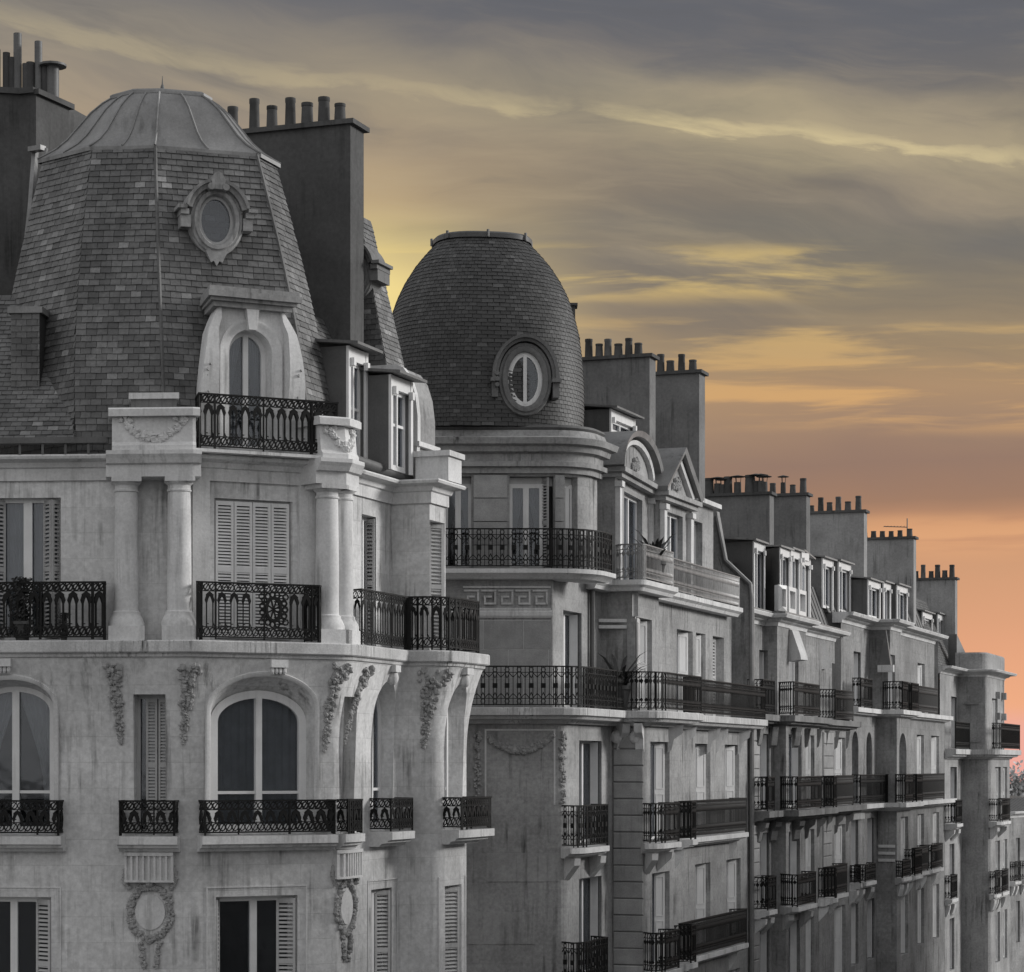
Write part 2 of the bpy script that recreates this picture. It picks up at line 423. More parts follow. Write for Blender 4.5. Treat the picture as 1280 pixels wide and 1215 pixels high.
# ------------------------------------------------------------------ mesh builder
class MB:
    def __init__(self):
        self.v, self.f, self.uv = [], [], {}
    def add(self, p, uv=None):
        self.v.append(tuple(p))
        if uv: self.uv[len(self.v) - 1] = uv
        return len(self.v) - 1
    def face(self, *i): self.f.append(tuple(i))
    def poly(self, pts):
        self.f.append(tuple(self.add(p) for p in pts))
    def hexa(self, c):
        """8 corners: bottom 0-3, top 4-7 (same order)"""
        b = len(self.v)
        for p in c: self.add(p)
        for q in ((3, 2, 1, 0), (4, 5, 6, 7), (0, 1, 5, 4), (1, 2, 6, 5), (2, 3, 7, 6), (3, 0, 4, 7)):
            self.f.append(tuple(b + k for k in q))
    def box(self, P, u0, u1, n0, n1, z0, z1):
        us = P.breaks(u0, u1)
        for a, b in zip(us, us[1:]):
            self.hexa([P.pt(a, n1, z0), P.pt(b, n1, z0), P.pt(b, n0, z0), P.pt(a, n0, z0),
                       P.pt(a, n1, z1), P.pt(b, n1, z1), P.pt(b, n0, z1), P.pt(a, n0, z1)])
    def sweep(self, P, u0, u1, prof, caps=True, extra=()):
        """prof: closed polygon of (n, z) carried along the path"""
        us = sorted(set(P.breaks(u0, u1)) | set(extra))
        rows = [[self.add(P.pt(u, n, z)) for n, z in prof] for u in us]
        k = len(prof)
        for a, b in zip(rows, rows[1:]):
            for i in range(k):
                j = (i + 1) % k
                self.f.append((a[i], b[i], b[j], a[j]))
        if caps:
            self.f.append(tuple(rows[0]))
            self.f.append(tuple(reversed(rows[-1])))
    def loft(self, rows, closed=False, caps=False):
        ix = [[self.add(p) for p in r] for r in rows]
        k = len(ix[0])
        for a, b in zip(ix, ix[1:]):
            for i in range(k if closed else k - 1):
                j = (i + 1) % k
                self.f.append((a[i], a[j], b[j], b[i]))
        if caps:
            self.f.append(tuple(reversed(ix[0])))
            self.f.append(tuple(ix[-1]))
    def frame(self, P, pts, prof, closed=False):
        """sweep a small profile [(outward, n)] round a curve of (u, z) points in the facade"""
        m = len(pts)
        nr = []
        for i in range(m):
            a = pts[i - 1] if (i > 0 or closed) else pts[i]
            b = pts[(i + 1) % m] if (i < m - 1 or closed) else pts[i]
            c = pts[i]
            d1 = Vector((c[0] - a[0], c[1] - a[1])); d2 = Vector((b[0] - c[0], b[1] - c[1]))
            if d1.length < 1e-9: d1 = d2
            if d2.length < 1e-9: d2 = d1
            d1.normalize(); d2.normalize()
            n1 = Vector((d1.y, -d1.x)); n2 = Vector((d2.y, -d2.x))
            s = n1 + n2
            nr.append(s / max(0.35, s.length_squared / 2))
        rows = []
        for (u, z), n in zip(pts, nr):
            rows.append([self.add(P.pt(u + n.x * o, nn, z + n.y * o)) for o, nn in prof])
        k = len(prof)
        prs = list(zip(rows, rows[1:])) + ([(rows[-1], rows[0])] if closed else [])
        for a, b in prs:
            for i in range(k):
                j = (i + 1) % k
                self.f.append((a[i], a[j], b[j], b[i]))
        if not closed:
            self.f.append(tuple(reversed(rows[0])))
            self.f.append(tuple(rows[-1]))
    def wire(self, P, pts, r=0.012, n=0.0, closed=False):
        self.frame(P, pts, [(-r, n - r), (r, n - r), (r, n + r), (-r, n + r)], closed)
    def ring(self, P, uc, zc, ru, rz=None, r=0.01, n=0.0, seg=10):
        rz = rz or ru
        self.wire(P, [(uc + ru * math.cos(2 * math.pi * k / seg), zc + rz * math.sin(2 * math.pi * k / seg)) for k in range(seg)], r, n, True)
    def prism(self, P, pts, n0, n1, grid=False):
        """filled outline of (u, z) points (counter-clockwise) with thickness n0..n1"""
        tris = tessellate_polygon([[Vector((u, z, 0)) for u, z in pts]])
        A = [self.add(P.pt(u, n1, z)) for u, z in pts]
        B = [self.add(P.pt(u, n0, z)) for u, z in pts]
        for t in tris:
            self.f.append(tuple(A[i] for i in t)); self.f.append(tuple(B[i] for i in reversed(t)))
        m = len(pts)
        for i in range(m):
            j = (i + 1) % m
            self.f.append((A[i], B[i], B[j], A[j]))
    def lathe(self, c, prof, seg=20, sx=1.0, sy=1.0):
        rows = [[(c[0] + r * sx * math.cos(2 * math.pi * k / seg), c[1] + r * sy * math.sin(2 * math.pi * k / seg), z) for k in range(seg)] for r, z in prof]
        self.loft(rows, True, True)
    def tube(self, pts, r, seg=8, taper=None):
        pts = [Vector(p) for p in pts]
        rows = []
        for i, p in enumerate(pts):
            d = (pts[min(i + 1, len(pts) - 1)] - pts[max(i - 1, 0)]).normalized()
            a = d.orthogonal().normalized() if abs(d.z) > 0.95 else d.cross(Vector((0, 0, 1))).normalized()
            b = d.cross(a)
            rr = r if taper is None else r + (taper - r) * i / (len(pts) - 1)
            rows.append([p + (a * math.cos(2 * math.pi * k / seg) + b * math.sin(2 * math.pi * k / seg)) * rr for k in range(seg)])
        self.loft(rows, True, True)
    def blob(self, c, r, seg=7, rings=4, jit=0.25, rnd=random):
        c = Vector(c)
        rx, ry, rz = r if isinstance(r, (tuple, list)) else (r, r, r)
        rows = []
        for i in range(1, rings):
            th = math.pi * i / rings
            rows.append([c + Vector((rx * math.sin(th) * math.cos(2 * math.pi * k / seg), ry * math.sin(th) * math.sin(2 * math.pi * k / seg), rz * math.cos(th))) * (1 + rnd.uniform(-jit, jit)) for k in range(seg)])
        ix = [[self.add(p) for p in rw] for rw in rows]
        t = self.add(c + Vector((0, 0, rz))); b = self.add(c - Vector((0, 0, rz)))
        for a, d in zip(ix, ix[1:]):
            for i in range(seg):
                j = (i + 1) % seg
                self.f.append((a[i], d[i], d[j], a[j]))
        for i in range(seg):
            j = (i + 1) % seg
            self.f.append((t, ix[0][i], ix[0][j])); self.f.append((b, ix[-1][j], ix[-1][i]))
    def leafy(self, P, u, n, z, r, rnd):
        """a carved leaf lump standing out of the wall"""
        self.blob(P.pt(u, n, z), (r * rnd.uniform(.7, 1.2), r * rnd.uniform(.6, .9), r * rnd.uniform(.6, 1.2)), 6, 4, 0.35, rnd)
    def wall(self, P, u0, u1, z0, z1, holes=(), nf=None, step=None, zr=None, uvo=0.0):
        """a wall sheet with openings; holes: (outline [(u,z)] counter-clockwise, back n). nf(u,z) bends it outward."""
        nf = nf or (lambda u, z: 0.0)
        vs, es = [], []
        def addline(a, b, k=1):
            i0 = len(vs)
            for q in range(k + 1):
                vs.append(Vector((a[0] + (b[0] - a[0]) * q / k, a[1] + (b[1] - a[1]) * q / k)))
            for q in range(k): es.append((i0 + q, i0 + q + 1))
        us = P.breaks(u0, u1)
        zs = [z0, z1]
        if zr: zs = sorted(set([z0, z1] + [z for z in zr if z0 < z < z1]))
        for u in us:
            for a, b in zip(zs, zs[1:]): addline((u, a), (u, b))
        for z in zs:
            for a, b in zip(us, us[1:]):
                addline((a, z), (b, z), max(1, int((b - a) / step)) if step else 1)
        for h in holes:
            o = h[0]
            i0 = len(vs)
            for u, z in o: vs.append(Vector((u, z)))
            for q in range(len(o)): es.append((i0 + q, i0 + (q + 1) % len(o)))
        V, E, Fc, *_ = delaunay_2d_cdt(vs, es, [], 0, 1e-5)
        base = len(self.v)
        for p in V: self.add(P.pt(p.x, nf(p.x, p.y), p.y), (p.x + uvo, p.y))
        def inside(c, o):
            r = False
            for (x1, y1), (x2, y2) in zip(o, o[1:] + o[:1]):
                if (y1 > c[1]) != (y2 > c[1]) and c[0] < (x2 - x1) * (c[1] - y1) / (y2 - y1) + x1: r = not r
            return r
        for t in Fc:
            c = (sum(V[i].x for i in t) / 3, sum(V[i].y for i in t) / 3)
            if not (u0 < c[0] < u1 and z0 < c[1] < z1): continue
            if any(inside(c, h[0]) for h in holes): continue
            self.f.append(tuple(base + i for i in t))
        for h in holes:
            o, nb = h[0], h[1]
            bo = h[2] if len(h) > 2 else o
            a = [self.add(P.pt(u, nf(u, z), z), (u + uvo, z)) for u, z in o]
            b = [self.add(P.pt(u, nb, z), (u + uvo, z)) for u, z in bo]
            for i in range(len(o)):
                j = (i + 1) % len(o)
                self.f.append((a[i], a[j], b[j], b[i]))
    def mesh(self, name, mat, smooth=None):
        me = bpy.data.meshes.new(name)
        me.from_pydata(self.v, [], self.f)
        if self.uv:
            ul = me.uv_layers.new(name='UVMap')
            for l in me.loops:
                ul.data[l.index].uv = self.uv.get(l.vertex_index, (0, 0))
        me.materials.append(MATS[mat])
        if smooth:
            for p in me.polygons: p.use_smooth = True
            me.set_sharp_from_angle(angle=R(smooth))
        me.update()
        return me
def rect(u0, u1, z0, z1): return [(u0, z0), (u1, z0), (u1, z1), (u0, z1)]
def arch(u0, u1, z0, zs, z1, seg=14):
    c, r = (u0 + u1) / 2, (u1 - u0) / 2
    return [(u0, z0), (u1, z0)] + [(c + r * math.cos(math.pi * k / seg), zs + (z1 - zs) * math.sin(math.pi * k / seg)) for k in range(seg + 1)]
def oval(uc, zc, ru, rz, seg=24):
    return [(uc + ru * math.cos(2 * math.pi * k / seg), zc + rz * math.sin(2 * math.pi * k / seg)) for k in range(seg)]

def link(name, me, parent=None, label=None):
    o = bpy.data.objects.new(name, me)
    COL.objects.link(o)
    if parent is not None:
        o.parent = parent
        if parent.type == 'EMPTY':
            o.matrix_parent_inverse = Matrix.Translation(-parent.location)
    if label: o['label'] = label
    return o
def part(name, mb, mat, parent, smooth=None, label=None, kind=None):
    o = link(name, mb.mesh(name, mat, smooth), parent, label)
    if kind: o['kind'] = kind
    return o
def thing(name, label, cat, loc, group=None):
    o = bpy.data.objects.new(name, None)
    o.location = loc
    o.empty_display_size = 0.5
    o['label'] = label
    o['category'] = cat
    if group: o['group'] = group
    COL.objects.link(o)
    return o
def structure(name, mb, mat):
    o = link(name, mb.mesh(name, mat))
    o['kind'] = 'structure'
    return o

# ------------------------------------------------------------------ building kit
def clip(pts, u, keep_left):
    out = []
    m = len(pts)
    for i in range(m):
        a, b = pts[i], pts[(i + 1) % m]
        ia, ib = (a[0] <= u) == keep_left, (b[0] <= u) == keep_left
        if ia: out.append(a)
        if ia != ib:
            t = (u - a[0]) / (b[0] - a[0])
            out.append((u, a[1] + (b[1] - a[1]) * t))
    return out
def curtain_mesh(P, u0, u1, z0, z1, n, tied=0, amp=0.025):
    """hanging cloth with folds; tied: -1 / +1 gathers its foot to the low-u / high-u side"""
    mb = MB()
    rows = []
    cols = 22
    for j in range(9):
        t = j / 8.0
        z = z1 + (z0 - z1) * t
        if tied:
            k = 1.0 - 0.72 * (math.sin(min(1, t / 0.75) * math.pi / 2) ** 1.3)
        else:
            k = 1.0
        row = []
        for i in range(cols + 1):
            s = i / cols
            if tied < 0: u = u0 + (u1 - u0) * s * k
            elif tied > 0: u = u1 - (u1 - u0) * (1 - s) * k
            else: u = u0 + (u1 - u0) * s
            row.append(P.pt(u, n + amp * math.sin(s * 34 + t * 0.8), z))
        rows.append(row)
    mb.loft(rows)
    return mb
def window(bld, P, out, nb, mull=True, transom=None, curtain='tied', fw=0.07, frame='paint_white', fd=0.06, mw=None, name='window', label=None, glaze=True):
    """frame + leaves + panes + curtain + dark room behind, for an opening with outline out at depth nb"""
    us = [p[0] for p in out]; zs = [p[1] for p in out]
    u0, u1, z0, z1 = min(us), max(us), min(zs), max(zs)
    uc = (u0 + u1) / 2
    mw = mw or fw
    f = MB()
    f.frame(P, out, [(0.035, nb - 0.02), (0.035, nb + fd), (-fw, nb + fd), (-fw, nb - 0.02)], True)
    if mull: f.box(P, uc - mw / 2, uc + mw / 2, nb - 0.015, nb + fd * 1.2, z0 + fw * .5, z1 - fw * .7)
    if transom: f.box(P, u0 + fw * .5, u1 - fw * .5, nb - 0.012, nb + fd * .8, transom - 0.025, transom + 0.025)
    w = part(name, f, frame, bld, label=label)
    if glaze:
        for left in ((True, False) if mull else (True,)):
            q = clip(out, uc, left) if mull else out
            g = MB()
            g.prism(P, q, nb + 0.010, nb + 0.018)
            part('pane', g, 'glass', w)
    r = MB()
    a = [P.pt(u, nb - 0.02, z) for u, z in out]
    b = [P.pt(u, nb - 0.7, z) for u, z in out]
    m = len(out)
    for i in range(m):
        j = (i + 1) % m
        r.poly([a[i], a[j], b[j], b[i]])
    r.poly(b)
    part('room_interior', r, 'room', w)
    if curtain == 'tied':
        for l, c0, c1 in ((-1, u0 + fw * .6, uc - 0.01), (1, uc + 0.01, u1 - fw * .6)):
            part('curtain', curtain_mesh(P, c0, c1, z0 + .05, z1 - 0.03, nb - 0.12, l), 'curtain', w, 60)
    elif curtain == 'full':
        for c0, c1 in ((u0 + fw * .6, uc - 0.02), (uc + 0.02, u1 - fw * .6)):
            part('curtain', curtain_mesh(P, c0, c1, z0 + .05, z1 - 0.03, nb - 0.10, 0), 'curtain', w, 60)
    return w
def shutter(win, P, u0, u1, z0, z1, n, mat='shutter_paint', pitch=0.055, mid=True):
    """one louvred leaf"""
    s = MB()
    st = min(0.045, (u1 - u0) * .2)
    s.box(P, u0, u0 + st, n - .015, n + .02, z0, z1)
    s.box(P, u1 - st, u1, n - .015, n + .02, z0, z1)
    s.box(P, u0 + st, u1 - st, n - .014, n + .018, z0, z0 + .09)
    s.box(P, u0 + st, u1 - st, n - .014, n + .018, z1 - .07, z1)
    if mid: s.box(P, u0 + st, u1 - st, n - .014, n + .018, (z0 + z1) / 2 - .04, (z0 + z1) / 2 + .04)
    z = z0 + .10
    while z < z1 - .08:
        s.hexa([P.pt(u0 + st, n + .014, z), P.pt(u1 - st, n + .014, z), P.pt(u1 - st, n - .012, z + .03), P.pt(u0 + st, n - .012, z + .03),
                P.pt(u0 + st, n + .014, z + .010), P.pt(u1 - st, n + .014, z + .010), P.pt(u1 - st, n - .012, z + .040), P.pt(u0 + st, n - .012, z + .040)])
        z += pitch
    return part('shutter', s, mat, win)
def leaf_panel(win, P, ua, na, ub, nb_, z0, z1, mat='shutter_paint', plain=False):
    """a folded shutter leaf standing in a reveal, from (ua,na) to (ub,nb)"""
    q = Path([P.xy(ua, na), P.xy(ub, nb_)])
    if plain:
        m = MB(); m.box(q, 0, q.L, -.015, .012, z0, z1)
        for a, c in ((.05, .46), (.52, .95)):
            m.frame(q, rect(q.L * .15, q.L * .85, z0 + (z1 - z0) * a, z0 + (z1 - z0) * c), [(-.012, .010), (-.012, .022), (.012, .022), (.012, .010)], True)
        return part('shutter', m, mat, win)
    return shutter(win, q, 0, q.L, z0, z1, 0.0, mat, 0.07)
def rail_path(P, u0, u1, n, nw=None):
    """plan path of a balcony edge; nw closes the ends back to the wall"""
    pts = [P.xy(u, n) for u in P.breaks(u0, u1)]
    if nw is not None:
        pts = [P.xy(u0, nw)] + pts + [P.xy(u1, nw)]
    return Path(pts)
def railing(bal, rp, z0, h, style='ornate', medallion=None, name='railing', mat='iron'):
    m = MB()
    L = rp.L
    m.sweep(rp, 0, L, [(-.022, z0 + h - .03), (.022, z0 + h - .03), (.022, z0 + h), (-.022, z0 + h)])
    m.sweep(rp, 0, L, [(-.012, z0 + .03), (.012, z0 + .03), (.012, z0 + .055), (-.012, z0 + .055)])
    for u in rp.u:
        m.box(rp, max(0, u - .014), min(L, u + .014), -.016, .016, z0 - .01, z0 + h - .02)
    zt, zb = z0 + h - .03, z0 + .055
    if style == 'ornate':
        fz, bz = zt - .13, zb + .15
        m.sweep(rp, 0, L, [(-.009, fz - .008), (.009, fz - .008), (.009, fz + .008), (-.009, fz + .008)])
        m.sweep(rp, 0, L, [(-.009, bz - .008), (.009, bz - .008), (.009, bz + .008), (-.009, bz + .008)])
        k = max(1, round(L / .22))
        w = L / k
        skip = lambda u: medallion and abs(u - medallion) < .36
        for i in range(k):
            u = i * w
            for q in range(2):
                c = u + w * (q + .5) / 2
                m.ring(rp, c, (zt + fz) / 2, w * .24, .055, .009, 0, 8)
                m.ring(rp, c, (zb + bz) / 2, w * .24, .062, .009, 0, 8)
                m.wire(rp, [(c - w * .2, fz), (c + w * .2, zt)], .008)
                m.wire(rp, [(c - w * .2, zb), (c + w * .2, bz)], .008)
            if skip(u + w / 2): continue
            for c in (u + w * .24, u + w * .76):
                m.box(rp, c - .010, c + .010, -.010, .010, bz - .02, fz - .05)
            # leaf capital and foot loop
            zc = fz - .10
            m.prism(rp, [(u + w * .10, zc - .05), (u + w * .24, zc - .13), (u + w * .38, zc - .03), (u + w * .5, zc + .02), (u + w * .62, zc - .03), (u + w * .76, zc - .13), (u + w * .90, zc - .05), (u + w * .72, zc + .06), (u + w * .5, zc + .095), (u + w * .28, zc + .06)], -.014, .014)
            m.wire(rp, [(u + w * .24, bz + .05), (u + w * .42, bz + .05)], .008)
            m.wire(rp, [(u + w * .76, bz + .08), (u + w * .88, bz + .02), (u + w, bz)], .008)
        for i in range(0, k + 1, 4):
            m.box(rp, max(0, i * w - .013), min(L, i * w + .013), -.015, .015, z0, zt)
        if medallion:
            c, zc = medallion, (fz + bz) / 2 + .02
            m.ring(rp, c, zc, .125, .185, .022, 0, 20)
            for a in range(0, 180, 45):
                ca, sa = math.cos(R(a + 20)), math.sin(R(a + 20))
                m.wire(rp, [(c - .12 * ca, zc - .17 * sa), (c + .12 * ca, zc + .17 * sa)], .012)
            for a in range(0, 360, 24):
                ca, sa = math.cos(R(a)), math.sin(R(a))
                m.ring(rp, c + .205 * ca, zc + .255 * sa, .045, .05, .012, 0, 7)
            for a in (45, 135, 225, 315):
                ca, sa = math.cos(R(a)), math.sin(R(a))
                m.ring(rp, c + .30 * ca, zc + .30 * sa, .05, .05, .010, 0, 7)
    elif style == 'squares':
        fz, bz = zt - .12, zb + .13
        for z in (fz, bz):
            m.sweep(rp, 0, L, [(-.009, z - .008), (.009, z - .008), (.009, z + .008), (-.009, z + .008)])
        k = max(1, round(L / .27))
        w = L / k
        for i in range(k):
            u = i * w
            c = u + w / 2
            for q in (.36, .64):
                m.box(rp, u + w * q - .009, u + w * q + .009, -.009, .009, zb, zt)
            m.box(rp, u - .008 if i else 0, u + .008, -.008, .008, zb, zt)
            m.box(rp, c - .055, c + .055, -.02, .02, (zb + zt) / 2 - .055, (zb + zt) / 2 + .055)
            for z, s in ((fz, 1), (bz, -1)):
                m.wire(rp, [(u, z - s * .11), (c - .05, z - s * .02), (c, z - s * .13), (c + .05, z - s * .02), (u + w, z - s * .11)], .009)
            m.ring(rp, c, (zt + fz) / 2, .05, .05, .008, 0, 8)
            m.ring(rp, c, (zb + bz) / 2, .05, .05, .008, 0, 8)
    else:
        pit = {'dense': .115, 'bars': .12}.get(style, .11)
        fz, bz = zt - .11, zb + .12
        for z in (fz, bz):
            m.sweep(rp, 0, L, [(-.008, z - .008), (.008, z - .008), (.008, z + .008), (-.008, z + .008)])
        k = max(2, round(L / pit))
        w = L / k
        for i in range(k):
            c = (i + .5) * w
            m.box(rp, c - .008, c + .008, -.008, .008, zb, zt)
            if style == 'dense':
                m.prism(rp, [(c - w * .45, fz - .09), (c, fz - .17), (c + w * .45, fz - .09), (c, fz - .01)], -.010, .010)
                m.prism(rp, [(c - w * .4, bz + .06), (c, bz + .01), (c + w * .4, bz + .06), (c, bz + .13)], -.010, .010)
                m.wire(rp, [(c - w * .4, fz), (c + w * .4, zt)], .007)
                m.wire(rp, [(c - w * .4, zb), (c + w * .4, bz)], .007)
    return part(name, m, mat, bal)
def ledge_profile(n0, n1, zt, h):
    """stone shelf: flat top, vertical nosing, stepped moulding underneath; closed (n,z)"""
    d = n1 - n0
    return [(n0, zt), (n1, zt), (n1, zt - h * .52), (n1 - d * .16, zt - h * .58), (n1 - d * .20, zt - h * .74), (n1 - d * .42, zt - h * .80), (n1 - d * .52, zt - h), (n0, zt - h)]
def balcony(bld, P, u0, u1, n0, n1, zt, h, rail_h=.95, style='ornate', inset=.05, returns=True, mat='limestone_trim', medallion=None, rail=True, prof=None, name='balcony'):
    s = MB()
    s.sweep(P, u0, u1, prof or ledge_profile(n0, n1, zt, h))
    b = part(name, s, mat, bld)
    if rail:
        rp = rail_path(P, u0 + inset, u1 - inset, n1 - inset, n0 + .02 if returns else None)
        if medallion is not None: medallion = medallion - u0 - inset + (n1 - inset - n0 - .02 if returns else 0)
        railing(b, rp, zt + .02, rail_h, style, medallion)
    return b
POT = {}
def chimney(bld, pr, pl, pt, Yr, z0, thick=.55, mat='render_dark', pots=(), pot_w=.26, ang=160.0, cap=.09, name='chimney_stack', potmat='pot_clay', capmat='render_dark'):
    """flat stack on a party wall: front face runs from picture column pr (at depth Yr) back to column pl"""
    r = Vector((px2x(pr, Yr), Yr))
    l = run_to(r, ang, pl)
    P = Path([l, r])
    zt = py2z(pt, Yr)
    s = MB()
    s.box(P, 0, P.L, -thick, 0, z0, zt)
    st = part(name, s, mat, bld)
    c = MB()
    c.box(P, -.09, P.L + .09, -thick - .08, .08, zt, zt + cap)
    part('coping', c, capmat, st)
    for px, ptop, kind in pots:
        u = P.at(px, -thick / 2, -1.5, P.L + 1.5)
        q = P.xy(u, -thick / 2)
        zb = zt + cap - .004
        hh = py2z(ptop, q.y) - zb
        w = pot_w * random.uniform(.92, 1.08) * .5
        m = MB()
        if kind == 'hood':
            m.lathe(q, [(w * .8, zb), (w * .75, zb + hh * .62), (w * .55, zb + hh * .62)], 10)
            for k in range(3):
                a = k * 2.1
                m.tube([(q.x + w * .6 * math.cos(a), q.y + w * .6 * math.sin(a), zb + hh * .6), (q.x + w * .75 * math.cos(a), q.y + w * .75 * math.sin(a), zb + hh * .93)], .012, 4)
            m.lathe(q, [(w * 1.7, zb + hh * .90), (w * 1.75, zb + hh * .92), (w * .2, zb + hh)], 10)
        else:
            m.lathe(q, [(w * 1.15, zb), (w * 1.05, zb + .05), (w * .92, zb + hh * .85), (w * 1.0, zb + hh * .87), (w * 1.0, zb + hh), (w * .7, zb + hh), (w * .66, zb + hh - .06)], 12)
        part('chimney_pot', m, potmat, st, 40)
    return st
def slate_rows(A, B, C, D, rowh, w):
    """yield (matrix, width) for slates on the quad A(bottom-left) B(bottom-right) C(top-right) D(top-left)"""
    A, B, C, D = map(Vector, (A, B, C, D))
    up = ((D + C) / 2 - (A + B) / 2)
    n = (B - A).cross(D - A).normalized()
    rows = max(1, int(up.length / rowh))
    for i in range(rows):
        t = i / rows
        p, q = A + (D - A) * t, B + (C - B) * t
        L = (q - p).length
        x = (q - p).normalized()
        y = n.cross(x)
        s = -w * (.5 if i % 2 else 0)
        while s < L:
            a, b = max(0, s), min(L, s + w)
            if b - a > .03:
                M = Matrix.Identity(4)
                c = p + x * (a + b) / 2
                for k in range(3):
                    M[k][0], M[k][1], M[k][2], M[k][3] = x[k], y[k], n[k], c[k]
                yield M, b - a, (b - a > w * .985)
            s += w
def slate_corners(w, rowh, rnd=None):
    j = (lambda s: rnd.uniform(-s, s)) if rnd else (lambda s: 0)
    g, l, t = w / 2 - .004, rowh * 1.35, .012
    dz = j(.004)
    return [(-g, j(.006), .012 + dz), (g, j(.006), .012 + dz), (g, l, 0), (-g, l, 0), (-g, j(.006), .012 + t + dz), (g, j(.006), .012 + t + dz), (g, l, t * .6), (-g, l, t * .6)]
def slate_face(roof, quad, rowh, w, mat, single=0, stuff=None, centre=None):
    """lay slates over a roof quad: up to `single` of them as objects of their own, the rest into the MB stuff"""
    rnd = random.Random(int(quad[0][0] * 1000) & 0xffff)
    items = list(slate_rows(*quad, rowh, w))
    pick = set()
    if single:
        full = [i for i, it in enumerate(items) if it[2]]
        if centre: full.sort(key=lambda i: (items[i][0].translation - Vector(centre)).length)
        pick = set(full[:single])
        mes = []
        for k in range(6):
            mb = MB(); mb.hexa(slate_corners(w, rowh, rnd)); mes.append(mb.mesh('slate', mat))
    for i, (M, ww, full) in enumerate(items):
        if i in pick:
            o = link('slate', rnd.choice(mes), roof)
            o.matrix_local = M
        else:
            stuff.hexa([M @ Vector(c) for c in slate_corners(ww, rowh, rnd)])
